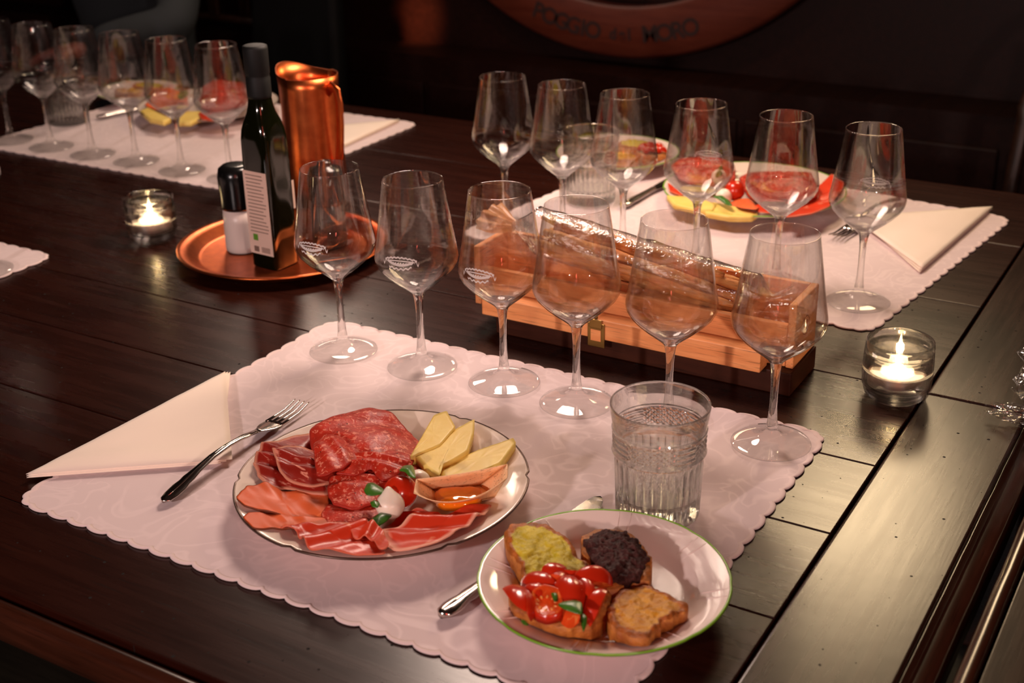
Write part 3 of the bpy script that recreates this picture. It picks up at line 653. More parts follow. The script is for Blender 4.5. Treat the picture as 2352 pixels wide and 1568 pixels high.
# wooden boat with honey
boat = thing('wooden_boat_cup', 'pointed wood-veneer boat cup of orange honey on the front plate', 'food cup', (-.58, .875, 0), 0)
def p3(l, z): return [Vector((x - boat.location.x, y - boat.location.y, z)) for x, y in l]
base = p3([(-0.6095,0.8672),(-0.5835,0.8463),(-0.5534,0.8836),(-0.5766,0.8953)], .0205); rimL = p3([(-0.6107,0.8419)], .0450)[0]; rimLf = p3([(-0.6034,0.8275)], .0405)[0]
rimF = p3([(-0.5801,0.8313),(-0.5597,0.8364),(-0.5484,0.8535)], .036); rimR = p3([(-0.5393,0.8819)], .0450)[0]; rimRt = p3([(-0.5473,0.8976)], .0500)[0]; rimB = p3([(-0.5695,0.8831),(-0.5926,0.8578)], .0440)
def curve_side(b0, b1, rim, name):
    vs, fs = [], []; n = len(rim); m_ = 5
    for k, r in enumerate(rim):
        q = b0.lerp(b1, k / (n - 1))
        for i in range(m_): vs.append(q.lerp(r, i / (m_ - 1)))
    for k in range(n - 1):
        for i in range(m_ - 1): fs.append((k * m_ + i, (k + 1) * m_ + i, (k + 1) * m_ + i + 1, k * m_ + i + 1))
    o = mesh(name, vs, fs, VENEER, boat); md = o.modifiers.new('s', 'SOLIDIFY'); md.thickness = .0007; md.offset = 0
    return o
def dens(l, k=4):
    out = []
    for a, b in zip(l, l[1:]): out += [a.lerp(b, i / k) for i in range(k)]
    return out + [l[-1]]
def bez(l, n=14):
    out = []
    for i in range(n + 1):
        t = i / n; pts_ = list(l)
        while len(pts_) > 1: pts_ = [a.lerp(b, t) for a, b in zip(pts_, pts_[1:])]
        out.append(pts_[0])
    return out
b0, b1, b2, b3 = base
curve_side(b1, b2, bez([rimLf, rimF[0] + Vector((-.004, -.004, -.004)), rimF[1], rimF[2], rimR]), 'front_wall')
curve_side(b0, b3, bez([rimL, rimB[1], rimB[0], rimRt]), 'back_wall')
curve_side(b0, b1, bez([rimL, rimLf + Vector((-.003, .001, -.006)), rimLf], 8), 'end_wall'); curve_side(b3, b2, bez([rimRt, rimR + Vector((.002, 0, 0)), rimR], 8), 'end_wall')
mesh('base', [*base, *[v - Vector((0, 0, .0008)) for v in base]], [(0, 1, 2, 3), (7, 6, 5, 4), (0, 4, 5, 1), (1, 5, 6, 2), (2, 6, 7, 3), (3, 7, 4, 0)], VENEER, boat, smooth=False)
hon = ringsurf('honey', [(-0.5992,0.8532),(-0.5986,0.8611),(-0.5932,0.8669),(-0.5802,0.8752),(-0.5699,0.8805),(-0.5638,0.8780),(-0.5587,0.8710),(-0.5566,0.8615),(-0.5624,0.8517),(-0.5721,0.8436),(-0.5814,0.8397),(-0.5903,0.8420)], lambda x, y, t: .0285 + .0020 * (1 - t ** 3) + .0006 * nz(x, y, 1, 150), .0070, HONEY, boat, 60, 8, 2, loc=tuple(boat.location)); hon.location = (0, 0, 0)
hon['label'] = 'glossy orange honey'
# tomato, mozzarella, basil
def ball(name, label, cat, c, r, mat, sq=(1, 1, 1), tip=None, seed=0, rough=0.0):
    bm = bmesh.new(); bmesh.ops.create_uvsphere(bm, u_segments=28, v_segments=18, radius=r)
    for v in bm.verts:
        d = v.co.normalized(); v.co = Vector((v.co.x * sq[0], v.co.y * sq[1], v.co.z * sq[2])) * (1 + rough * noise.noise(d * 2 + Vector((seed, 0, 0))))
        if tip: v.co += Vector(tip) * max(0, d.dot(Vector(tip).normalized())) ** 14
    for f in bm.faces: f.smooth = True
    me = bpy.data.meshes.new(name); bm.to_mesh(me); bm.free()
    return tag(link(name, me, mat, None, c), label, cat)
def leaf(label, outline, z, curl=.006, cat='leaf', slope=(0, 0), parent=None):
    cx = sum(p[0] for p in outline) / len(outline); cy = sum(p[1] for p in outline) / len(outline); outline = [(cx + (p[0] - cx) * 1.12, cy + (p[1] - cy) * 1.12) for p in outline]
    o = ringsurf('basil_leaf', outline, lambda x, y, t: z + curl * (1 - t * t) + slope[0] * (x - cx) + slope[1] * (y - cy) + .0008 * nz(x, y, 2, 90), .0006, LEAF, parent, 40, 6, 2)
    if label: tag(o, label, cat)
    return o
tq = [(-0.6222,0.8319)][0]; ball('cherry_tomato', 'whole cherry tomato in the middle of the front plate', 'tomato', (*tq, zA(*tq) + .024), .0157, TOMATO, (1, 1, .96), rough=.03)
mq = [(-0.6189,0.8106)][0]; ball('mozzarella_ball', 'white mozzarella ball with a pointed tip before the cherry tomato', 'cheese', (*mq, zA(*mq) + .022), .0132, MOZZ, (1.02, 1, .92), (-.001, .001, .005), 3, .06)
mq = [(-0.6274,0.8688)][0]; ball('mozzarella_ball', 'mozzarella ball half hidden between cherry tomato and wooden boat', 'cheese', (*mq, zA(*mq) + .016), .0105, MOZZ, (1.02, 1, .92), None, 5, .06)
leaf('basil leaf standing behind the cherry tomato', [(-0.6242,0.8351),(-0.6296,0.8496),(-0.6275,0.8590),(-0.6186,0.8498),(-0.6091,0.8375),(-0.6014,0.8275),(-0.6092,0.8289),(-0.6197,0.8376)], .052, .003, slope=(0, -.3))
leaf('small round basil leaf left of the cherry tomato', [(-0.6438,0.8072),(-0.6480,0.8175),(-0.6446,0.8214),(-0.6306,0.8171),(-0.6269,0.8109),(-0.6319,0.8040),(-0.6375,0.8022)], .0420, .003)
leaf('narrow basil leaf under the mozzarella ball', [(-0.6208,0.7801),(-0.6214,0.7903),(-0.6204,0.7995),(-0.6097,0.7994),(-0.6087,0.7906),(-0.6101,0.7789)], .0300, .003)
leaf('tiny basil leaf between middle salami and mozzarella', [(-0.6304,0.7973),(-0.6293,0.8021),(-0.6219,0.7993),(-0.6200,0.7935),(-0.6245,0.7924)], .0385, .002)

# ---------------------------------------------------------------- toasts on the small front plate
def toast(label, outline, zt, zb, mats, amp=.0022, freq=110, cat='toast', wob=.002, tilt=(0, 0), n=110, K=28):
    cx = sum(p[0] for p in outline) / len(outline); cy = sum(p[1] for p in outline) / len(outline)
    def top(x, y, t): return zt + tilt[0] * (x - cx) + tilt[1] * (y - cy) + amp * nz(x, y, zt * 99, freq) + amp * .6 * nz(x, y, 7, freq * 2.7) - .002 * max(0, t - .9) * 10
    root = thing('toast', label, cat, (cx, cy, 0))
    o = ringsurf('bread', outline, top, .01, mats, root, n, K, 2, wob, 200, bottom=lambda x, y, t: zb(x, y), loc=(cx, cy, 0)); o.location = (0, 0, 0)
    return root
zbB = lambda x, y: zB(x, y) + .0012
tA = toast('toast soaked in green olive oil, back left of the green-rimmed plate', [(-0.4987,0.8097),(-0.5002,0.8221),(-0.4908,0.8358),(-0.4801,0.8405),(-0.4648,0.8390),(-0.4493,0.8344),(-0.4362,0.8228),(-0.4310,0.8176),(-0.4199,0.8146),(-0.4086,0.7998),(-0.4146,0.7926),(-0.4229,0.7849),(-0.4374,0.7821),(-0.4400,0.7713),(-0.4470,0.7555),(-0.4592,0.7720),(-0.4679,0.7849),(-0.4818,0.7909)], .0350, zbB, [GREENBREAD, CRUST], .0024, 100, tilt=(-.10, .10))
tB = toast('toast heaped with dark olive paste on the green-rimmed plate', [(-0.4453,0.8498),(-0.4392,0.8591),(-0.4340,0.8692),(-0.4134,0.8744),(-0.3981,0.8660),(-0.3804,0.8500),(-0.3743,0.8396),(-0.3648,0.8160),(-0.3757,0.8114),(-0.3824,0.7956),(-0.3900,0.7872),(-0.3994,0.7985),(-0.4090,0.8030),(-0.4213,0.8207),(-0.4328,0.8259)], .0330, zbB, [PALEBREAD, CRUST], .0014)
pb = [(-0.4367,0.8365),(-0.4343,0.8521),(-0.4280,0.8624),(-0.4178,0.8648),(-0.4103,0.8676),(-0.4058,0.8610),(-0.3968,0.8606),(-0.3859,0.8479),(-0.3762,0.8407),(-0.3771,0.8319),(-0.3718,0.8158),(-0.3780,0.8034),(-0.3882,0.7951),(-0.3943,0.7905),(-0.4042,0.8042),(-0.4166,0.8152),(-0.4268,0.8255)]
px_ = tB.location; pst = ringsurf('olive_paste', pb, lambda x, y, t: .0350 + .0060 * (1 - t ** 4) + .0030 * nz(x, y, 4, 170) + .0020 * nz(x, y, 8, 380), .006, PASTE, tB, 130, 38, 1, .003, 260, loc=(px_.x, px_.y, 0)); pst.location = (0, 0, 0); pst['label'] = 'lumpy dark brown olive paste'
tC = toast('toast topped with chopped tomato and basil, front of the green-rimmed plate', [(-0.4548,0.7431),(-0.4474,0.7624),(-0.4368,0.7811),(-0.4192,0.7919),(-0.3981,0.7959),(-0.3848,0.7862),(-0.3771,0.7638),(-0.3815,0.7406),(-0.3877,0.7381),(-0.3944,0.7286),(-0.3998,0.7267),(-0.4156,0.7277),(-0.4312,0.7300),(-0.4445,0.7308)], .0325, zbB, [PALEBREAD, CRUST], .0016)
tD = toast('golden garlic toast with a bite-shaped notch, right of the green-rimmed plate', [(-0.3787,0.7657),(-0.3809,0.7758),(-0.3812,0.7850),(-0.3813,0.8007),(-0.3723,0.8117),(-0.3576,0.8106),(-0.3427,0.8061),(-0.3240,0.8011),(-0.3219,0.7911),(-0.3285,0.7844),(-0.3264,0.7747),(-0.3332,0.7699),(-0.3302,0.7610),(-0.3338,0.7590),(-0.3318,0.7449),(-0.3355,0.7411),(-0.3472,0.7402),(-0.3589,0.7432),(-0.3695,0.7509)], .0330, zbB, [TOAST, CRUST], .0024, 90, tilt=(.06, -.06))
def chunk(parent, q, z, L, Wd, H, rot, tip=0.0, mat=None, name='tomato_piece', seed=0, roll=0.0):
    # wedge cut from a tomato: rounded skin outside, two flat cut faces meeting in a ridge
    NS, NA = 12, 9; vs, fs, mi = [], [], []
    for k in range(NS + 1):
        t = -1 + 2 * k / NS; e = math.sqrt(max(.0, 1 - t * t)) * .96 + .04
        for i in range(NA):
            a = math.radians(-68 + 136 * i / (NA - 1)); w_ = 1 + .07 * noise.noise(Vector((t * 2 + seed, a, 1)))
            vs.append((t * L, math.sin(a) * Wd * e * w_ + .18 * Wd * t * t, (math.cos(a) - .37) / .63 * H * e * w_ - .25 * H * t * t))
        vs.append((t * L * .8, .18 * Wd * t * t, -.42 * H * e - .25 * H * t * t))
    n = NA + 1
    for k in range(NS):
        for i in range(n):
            j = (i + 1) % n; fs.append((k * n + i, k * n + j, (k + 1) * n + j, (k + 1) * n + i)); mi.append(0 if i < NA - 1 else 1)
    fs.append(tuple(range(n))[::-1]); fs.append(tuple(NS * n + i for i in range(n))); mi += [1, 1]
    R_ = Matrix.Rotation(rot, 3, 'Z') @ Matrix.Rotation(tip, 3, 'Y') @ Matrix.Rotation(roll, 3, 'X'); vs = [R_ @ Vector(v) for v in vs]
    m_ = [mat, mat] if mat else [TOMATO, TOMFLESH]
    o = mesh(name, vs, fs, m_, parent, (q[0] - parent.location.x, q[1] - parent.location.y, z), 0, True, mi)
    bm = bmesh.new(); bm.from_mesh(o.data); bmesh.ops.recalc_face_normals(bm, faces=bm.faces)
    for e in bm.edges:
        if len(e.link_faces) == 2 and e.calc_face_angle() > .8: e.smooth = False
    bm.to_mesh(o.data); bm.free(); return o
tpts = [(-0.4385,0.7344),(-0.4313,0.7558),(-0.4273,0.7707),(-0.4106,0.7757),(-0.3967,0.7791),(-0.4281,0.7289),(-0.4037,0.7535),(-0.3818,0.7544),(-0.4008,0.7663),(-0.4197,0.7633),(-0.4296,0.7443),(-0.3951,0.7332)]
spec_ = [(.020, .012, .008, 2.4, .2), (.019, .012, .010, 2.9, 0), (.011, .009, .008, 1, .3), (.016, .010, .009, .5, .1), (.017, .009, .011, .9, .4), (.014, .010, .006, 2.2, 0), (.017, .012, .011, 2.2, -.2), (.015, .008, .009, 1.6, -.5), (.018, .007, .008, 2.6, .1), (.010, .008, .009, 0, .2), (.012, .010, .009, 2.7, 0), (.013, .008, .005, 2.6, 0)]
for k, (q, s_) in enumerate(zip(tpts, spec_)):
    chunk(tC, q, .0395 + (.004 if k in (2, 4, 6, 8, 9) else 0), s_[0] * 1.12, s_[1] * 1.2, s_[2] * 1.1, s_[3], s_[4], None, seed=k, roll=(.5, -.7, .9, 1.6, -.4, 1.4, .3, -.9, .7, -1.3, .4, 2.2)[k])
hq = [(-0.4303,0.7390),(-0.4242,0.7475),(-0.4110,0.7476),(-0.4004,0.7354),(-0.3995,0.7262),(-0.4066,0.7202),(-0.4173,0.7203),(-0.4264,0.7290)]
hm = sum((Vector(p) for p in hq), Vector((0, 0))) / 8
def ringpart(name, outl, hf, th, mat, parent, n, K):
    L_ = parent.location; o = ringsurf(name, outl, hf, th, mat, parent, n, K, 2, loc=(L_.x, L_.y, 0)); o.location = (0, 0, 0); return o
ringpart('tomato_half', hq, lambda x, y, t: .0450 - .3 * (hm.y - y) - .003 * max(0, 1 - t * 1.25) + (.0012 if t > .8 else 0), .008, [TOMFLESH, TOMATO], tC, 48, 10)
for k in range(10):
    a = 2 * PI * k / 10; px2 = hm.x + .008 * math.cos(a); py2 = hm.y + .006 * math.sin(a)
    chunk(tC, (px2, py2), .0440 - .3 * (hm.y - py2), .0018, .0011, .0010, a, 0, plain('seed_gold', (.80, .30, .06), .25) if k == 0 else bpy.data.materials['seed_gold'], 'tomato_seed')
def leafpart(outl, z, curl, parent, slope=(0, 0)):
    cx = sum(p[0] for p in outl) / len(outl); cy = sum(p[1] for p in outl) / len(outl)
    return ringpart('basil_leaf', outl, lambda x, y, t: z + curl * (1 - t * t) + slope[0] * (x - cx) + slope[1] * (y - cy), .0006, LEAF, parent, 36, 5)
leafpart([(-0.4015,0.7259),(-0.3989,0.7319),(-0.3926,0.7373),(-0.3860,0.7380),(-0.3816,0.7306),(-0.3785,0.7236),(-0.3850,0.7230),(-0.3932,0.7233)], .0520, .002, tC)
leafpart([(-0.3864,0.7355),(-0.3866,0.7403),(-0.3815,0.7382),(-0.3785,0.7312),(-0.3775,0.7241),(-0.3820,0.7293)], .0385, .002, tC, (0, .3))
leafpart([(-0.4163,0.7431),(-0.4137,0.7461),(-0.4104,0.7453),(-0.4066,0.7363),(-0.4085,0.7343)], .0470, .002, tC)
leafpart([(-0.4386,0.7339),(-0.4341,0.7344),(-0.4283,0.7287),(-0.4276,0.7233),(-0.4316,0.7239)], .0215, .002, tC, (0, .4))
o = ringsurf('oil_pool', [(-0.3728,0.7649),(-0.3645,0.7646),(-0.3552,0.7648),(-0.3429,0.7678),(-0.3359,0.7774),(-0.3303,0.7903),(-0.3304,0.7982),(-0.3375,0.7963),(-0.3432,0.7832),(-0.3465,0.7706),(-0.3618,0.7710)], lambda x, y, t: zB(x, y) + .0012 * (1 - t ** 4) + .0004, .001, OLIVEOIL, None, 60, 6); tag(o, 'thin pool of green olive oil on the small plate under the golden toast', 'oil'); o['kind'] = 'stuff'

# ---------------------------------------------------------------- far plates' food
F = [(-0.8209,1.8726),(-0.8241,1.9169),(-0.7965,1.9418),(-0.7650,1.9576),(-0.7404,1.9494),(-0.7185,1.8972),(-0.7147,1.8516),(-0.7485,1.8286),(-0.7846,1.8275)]
slice_('salami_slice', 'broad pale salami slice at the back left of the far green-rimmed plate', 'salami', F, zF, .012, SALAMI, .002, (), .010)
F = [(-0.7161,1.9026),(-0.7141,1.9351),(-0.6894,1.9538),(-0.6540,1.9561),(-0.6150,1.9532),(-0.5809,1.8930),(-0.5640,1.8287),(-0.5866,1.7978),(-0.6279,1.7885),(-0.6708,1.8229)]
slice_('salami_slice', 'large crumpled salami slice on the far green-rimmed plate', 'salami', F, zF, .016, SALAMI, .002, wave(F, .6, .010, .02, 3, .007), .012)
F = [(-0.5920,1.9297),(-0.5881,1.9748),(-0.5537,1.9322),(-0.5438,1.8721),(-0.5378,1.8057),(-0.5513,1.7618),(-0.5790,1.7295),(-0.5894,1.7645),(-0.5750,1.8249)]
slice_('cured_ham_slice', 'red cured ham at the right rim of the far green-rimmed plate', 'ham', F, zF, .004, RAWHAM, .0015, wave(F, .8, .006, .014, 3, .005))
F = [(-0.6441,1.7802),(-0.6299,1.8029),(-0.5954,1.7822),(-0.5901,1.7553),(-0.6075,1.7427),(-0.6252,1.7483)]
slice_('cured_ham_slice', 'small red ham fold at the front of the far green-rimmed plate', 'ham', F, zF, .004, RAWHAM, .0015, (), .008)
F = [(-0.6908,1.7985),(-0.6851,1.8256),(-0.6695,1.8336),(-0.6345,1.7839),(-0.6257,1.7429),(-0.6543,1.7471)]
slice_('ham_slice', 'orange ham slice by the tomato of the far green-rimmed plate', 'ham', F, zF, .008, ROAST, .002, (), .008)
F = [(-0.8023,1.8210),(-0.7891,1.8109),(-0.7564,1.7862),(-0.7613,1.7756),(-0.7810,1.7819)]
slice_('ham_slice', 'ham slice at the left rim of the far green-rimmed plate', 'ham', F, zF, .003, RAWHAM, .002, (), .003)
wedge('cheese stick along the left front rim of the far green-rimmed plate', [(-0.7765,1.7610),(-0.7575,1.7666),(-0.7260,1.7707),(-0.6941,1.7557),(-0.6874,1.7285),(-0.7063,1.7189),(-0.7495,1.7274)], .0290, .008, (0, 0), zF, 'cheese on the far plate')
wedge('cheese stick along the middle front rim of the far green-rimmed plate', [(-0.7205,1.7577),(-0.6993,1.7685),(-0.6597,1.7616),(-0.6255,1.7489),(-0.6271,1.7297),(-0.6549,1.7154),(-0.6943,1.7175)], .0270, .008, (0, 0), zF, 'cheese on the far plate')
q = [(-0.6920,1.8254)][0]; ball('cherry_tomato', 'cherry tomato on the far green-rimmed plate', 'tomato', (*q, zF(*q) + .021), .0155, TOMATO)
q = [(-0.7020,1.8060)][0]; ball('mozzarella_ball', 'mozzarella ball in front of the far cherry tomato', 'cheese', (*q, zF(*q) + .015), .0125, MOZZ)
q = [(-0.7282,1.8485)][0]; ball('mozzarella_ball', 'mozzarella ball on the back salami of the far plate', 'cheese', (*q, zF(*q) + .032), .0115, MOZZ)
leaf('basil leaf upright on the back salami of the far plate', [(-0.7224,1.8188),(-0.7342,1.8560),(-0.7371,1.8811),(-0.7232,1.8527),(-0.7151,1.8183)], .050, .003)
leaf('basil leaf on the cheese of the far plate', [(-0.7023,1.7631),(-0.6927,1.7736),(-0.6739,1.7555),(-0.6612,1.7352),(-0.6713,1.7378),(-0.6899,1.7553)], .0375, .003)
def toast2(label, outline, zf, mats, zt=.030, paste=None):
    t_ = toast(label, outline, zt, lambda x, y: zf(x, y) + .0006, mats, .0020, 110, n=60, K=12)
    return t_
def oct_(c, a, b, r=0.0): return [(c[0] + a * math.cos(k * PI / 5 + r), c[1] + b * math.sin(k * PI / 5 + r)) for k in range(10)]
toast2('green oiled toast at the left of the far small plate', oct_((PF2[0] - .050, PF2[1] + .012), .034, .026, .3), zF2, [GREENBREAD, CRUST])
toast2('green oiled toast at the back of the far small plate', oct_((PF2[0] + .012, PF2[1] + .046), .034, .026, .9), zF2, [GREENBREAD, CRUST])
toast2('golden toast at the front of the far small plate', oct_((PF2[0] + .020, PF2[1] - .036), .036, .026, .2), zF2, [TOAST, CRUST])
tE = toast2('tomato topped toast at the right of the far small plate', oct_((PF2[0] + .060, PF2[1] + .010), .028, .026, 1.2), zF2, [PALEBREAD, CRUST])
for k in range(6): chunk(tE, (tE.location.x + .014 * math.cos(k * 1.05), tE.location.y + .012 * math.sin(k * 1.05)), .036, .014, .009, .008, k * 1.3, .1, TOMATO, seed=k + 20)
F = [(-1.8825,1.9215),(-1.9275,1.9864),(-1.9232,2.0221),(-1.8590,2.0358),(-1.7895,1.9661),(-1.7333,1.8917),(-1.7420,1.8630),(-1.7838,1.8525),(-1.8301,1.8747)]
slice_('salami_slice', 'red salami heap on the plate behind the dark bottle', 'salami', F, zL, .014, SALAMI, .002, wave(F, .4, .008, .02, 3, .006), .012)
F = [(-1.9260,1.8164),(-1.9765,1.8950),(-1.9855,1.9391),(-1.9366,1.9463),(-1.8712,1.8832),(-1.8832,1.8520),(-1.8893,1.8094)]
slice_('ham_slice', 'pale ham slice at the back left of the plate behind the bottle', 'ham', F, zL, .008, ROAST, .002, (), .006)
F = [(-1.7884,1.8213),(-1.7728,1.8384),(-1.7197,1.8267),(-1.7042,1.8342),(-1.6874,1.8059),(-1.7133,1.7886),(-1.7469,1.7857)]
slice_('cured_ham_slice', 'red ham fold at the front of the plate behind the bottle', 'ham', F, zL, .003, RAWHAM, .002, (), .005)
wedge('cheese wedge at the left of the plate behind the bottle', [(-1.9123,1.7915),(-1.9158,1.8143),(-1.8685,1.7934),(-1.8106,1.7697),(-1.8071,1.7484),(-1.8477,1.7517)], .030, .009, (0, 0), zL, 'cheese on the left plate')
wedge('orange-tinged cheese wedge at the front of the plate behind the bottle', [(-1.8142,1.7914),(-1.8262,1.8285),(-1.8023,1.8401),(-1.7690,1.8134),(-1.7608,1.7711),(-1.7820,1.7607)], .029, .009, (0, 0), zL, 'cheese on the left plate')
leaf('dark basil leaf on the plate behind the bottle', [(-1.8753,1.8590),(-1.9018,1.8931),(-1.9005,1.9075),(-1.8728,1.8860),(-1.8531,1.8543),(-1.8579,1.8469)], .046, .003)
toast2('golden toast on the small plate between the far left glasses', oct_((PL2[0] + .008, PL2[1] - .028), .040, .024, .3), zL2, [TOAST, CRUST])
toast2('green oiled toast at the back of the far left small plate', oct_((PL2[0] + .005, PL2[1] + .028), .040, .024, .3), zL2, [GREENBREAD, CRUST])

# ---------------------------------------------------------------- tumblers
def make_tumbler(label, loc, rz=0, water=False):
    root = thing('water_tumbler', label, 'tumbler', loc, rz, 'pressed glass tumblers')
    H, n = .112, 192
    vs_prof = [(0, .0008), (.030, .0008), (.0360, .0), (.0385, .0012)]
    zs = [.004 + .058 * k / 14 for k in range(15)]
    for z in zs: vs_prof.append((.0388 + .036 * (z - .004) * .9, z))
    vs_prof += [(.0425, .0640), (.0432, .0660), (.0425, .0680)]
    band = [.0690 + .0162 * k / 18 for k in range(19)]
    for z in band: vs_prof.append((.0422 + (z - .069) * .03, z))
    vs_prof += [(.0430, .0862), (.0433, .0880), (.0425, .0898), (.0432, .0950), (.0446, .1050), (.0452, .1100), (.0450, .1115), (.0444, .1120), (.0437, .1114), (.0434, .1100), (.0424, .1000), (.0405, .0880), (.0398, .0700), (.0380, .0400), (.0368, .0240), (.0340, .0190), (.025, .0175), (0, .0170)]
    nin = len(vs_prof)
    def rf(r, z, a):
        if r < .0383 and z < .1: return r
        if .0045 < z < .0625 and r > .0385:
            e = min(1, (z - .004) / .006, (.063 - z) / .006); return r - .0018 * max(0, e) * (1 - abs(math.sin(a * 16))) ** 1.2
        if .0685 < z < .0856 and r > .0418:
            e = min(1, (z - .0688) / .0012, (.0854 - z) / .0012)
            if abs(((a * 4 / (2 * PI)) % 1) - .5) < .16: return r + .0006 * math.sin((z - .069) / .0054 * 2 * PI) * max(0, e)
            u = a * 44 / (2 * PI); v = (z - .069) / .0054; d = abs(((u + v) % 1) - .5) + abs(((u - v) % 1) - .5); return r + (.0022 * d - .0016) * max(0, e)
        return r
    lathe('glass_body', vs_prof, n, THICKGLASS, root, rfun=rf, smooth=False)
    return root
tb = make_tumbler('pressed glass tumbler with diamond band, upright behind the small toast plate', (-.4230, .9585, MZ), .25)
dup(tb, (-.9050, 1.7560, MZ), .6, 'pressed glass tumbler beyond the box, before the far toast plate')
dup(tb, (-2.0520, 1.7320, MZ), 1.0, 'pressed glass tumbler on the far left mat')

# ---------------------------------------------------------------- cutlery
def make_fork(label, tail, tip, zs, group='steel forks'):
    a = Vector(tail); b = Vector(tip); L = (b - a).length; ang = math.atan2(b.y - a.y, b.x - a.x)
    root = thing('fork', label, 'fork', (a.x, a.y, zs), ang, group)
    def zc(x): return .0035 + .0115 * math.sin(PI * min(1, x / (L * .80))) ** 1.5 - (0 if x < L * .8 else 0) + (.004 if x > L * .93 else 0) * ((x - L * .93) / (L * .07))
    hw = [(0, .002), (.004, .0065), (.012, .0082), (.024, .0085), (.032, .0068), (.038, .0072), (.05, .0056), (.075, .0044), (.10, .0038), (.118, .0036), (.126, .0048), (.130, .0040), (.145, .0036)]
    tube('handle', [(x, 0, zc(x)) for x, _ in hw], 0, STEEL, root, 12, flat=[(w_, .0015 + .0004 * (w_ < .005)) for _, w_ in hw])
    tube('ridge', [(x, 0, zc(x) + .0012) for x in (.008, .03, .06, .09, .12)], [.0005, .0012, .0012, .001, .0006], STEEL, root, 6)
    hd = [(.143, .0036), (.150, .0050), (.156, .0085), (.163, .0112), (.172, .0118), (.178, .0116)]
    tube('head', [(x, 0, zc(x)) for x, _ in hd], 0, STEEL, root, 14, flat=[(w_, .0012) for _, w_ in hd])
    for k in range(4):
        y = (-1.5 + k) * .0064
        xs = [.174, .190, .205, L - .004, L]; tube('tine', [(x, y * (1 - .06 * i / 4), zc(x)) for i, x in enumerate(xs)], [.0019, .0016, .0014, .0010, .0004], STEEL, root, 7)
    return root
fk = make_fork('steel fork leaning on the napkin beside the salami plate', (-.8370, .7450), (-.8500, .9700), MZ)
dup(fk, (-.4780, 1.9700, MZ), math.radians(-98), 'steel fork beside the far green-rimmed plate, tines towards the glasses')
dup(fk, (-1.5900, 2.0000, MZ), math.radians(-92), 'steel fork beside the cold-cut plate behind the jug')
def make_knife(label, tail, tip, zs):
    a = Vector(tail); b = Vector(tip); L = (b - a).length; ang = math.atan2(b.y - a.y, b.x - a.x)
    root = thing('table_knife', label, 'knife', (a.x, a.y, zs), ang, 'steel table knives')
    hw = [(0, .003), (.004, .0075), (.012, .0092), (.020, .0088), (.028, .0070), (.036, .0078), (.050, .0068), (.070, .0058), (.090, .0052), (.098, .0062), (.104, .0050)]
    tube('handle', [(x, 0, .0042) for x, _ in hw], 0, STEEL, root, 14, flat=[(w_, .0036 - .006 * abs(w_ - .007)) for _, w_ in hw])
    tube('ridge', [(x, 0, .0074) for x in (.006, .02, .04, .07, .095)], [.0006, .0014, .0014, .0011, .0006], STEEL, root, 6)
    bl = [(.103, -.005, .005), (.110, -.0075, .0065), (.13, -.0085, .0075), (.17, -.0090, .0085), (L - .03, -.0090, .0095), (L - .014, -.0080, .0090), (L - .004, -.0030, .0070), (L, .0005, .0030)]
    vs = []; fs = []
    for x, y0, y1 in bl: vs += [(x, y0, .0034), (x, y0, .0030), (x, y1, .0048), (x, y1, .0026)]
    for k in range(len(bl) - 1):
        p_, q_ = 4 * k, 4 * k + 4
        fs += [(p_, q_, q_ + 2, p_ + 2)[::-1], (p_ + 1, q_ + 1, q_ + 3, p_ + 3), (p_, p_ + 1, q_ + 1, q_)[::-1], (p_ + 2, p_ + 3, q_ + 3, q_ + 2)]
    fs += [(0, 1, 3, 2)[::-1], tuple(4 * (len(bl) - 1) + i for i in (0, 1, 3, 2))]
    mesh('blade', vs, fs, STEEL, root, smooth=False)
    return root
kn = make_knife('steel table knife half hidden under the small toast plate', (-.5065, .7210), (-.4745, .9490), MZ)
dup(kn, (-.8430, 1.7420, MZ), math.radians(86), 'steel knife left of the far green-rimmed plate')
dup(kn, (-2.0180, 1.7750, MZ), math.radians(72), 'steel knife beside the far left tumbler')

# ---------------------------------------------------------------- tea lights
def make_holder(label, loc):
    root = thing('candle_holder', label, 'candle holder', loc, 0, 'glass tealight holders')
    prof = [(0, .0006), (.024, .0004), (.029, .0012), (.0335, .006), (.0365, .016), (.0374, .028), (.0370, .045), (.0360, .062), (.0357, .0660), (.0350, .0670), (.0342, .0662), (.0338, .060), (.0328, .048), (.0308, .036), (.0282, .026), (.0245, .0185), (.017, .0140), (.008, .0128), (0, .0126)]
    lathe('outer_wall', prof[:10], 56, HOLDERGLASS, root); lathe('inner_wall', prof[9:], 56, HOLDERGLASS, root)
    lathe('void', [(0, .0108), (.008, .0110), (.017, .0122), (.0256, .0172), (.0296, .0252), (.0322, .036), (.0339, .048), (.0346, .058), (.0351, .048), (.0352, .036), (.0354, .027), (.0348, .017), (.0318, .0085), (.0275, .0042), (.022, .0032), (0, .0030)][::-1], 56, HOLDERGLASS, root)
    return root
def make_candle(label, loc, e=.35):
    root = thing('tealight', label, 'candle', loc, 0, 'burning tealights')
    lathe('cup', [(0, 0), (.0185, 0), (.0192, .001), (.0192, .0150), (.0188, .0150), (.0186, .0012), (0, .0010)], 40, TIN, root)
    lathe('wax', [(0, .0012), (.0184, .0012), (.0184, .0132), (.0165, .0126), (.006, .0128), (0, .0132)], 40, WAX, root)
    tube('wick', [(0, 0, .012), (.0003, 0, .017), (.001, 0, .020)], .0006, BLACKPLASTIC, root, 6)
    lathe('flame', [(0, .0165), (.0018, .0180), (.0030, .0215), (.0030, .0250), (.0020, .0300), (.0009, .0345), (0, .0375)], 16, FLAME, root)
    l = lamp('flame_light', 'POINT', (0, 0, .026), e, (1, .58, .25), shadow_soft_size=.004); l.parent = root
    return root
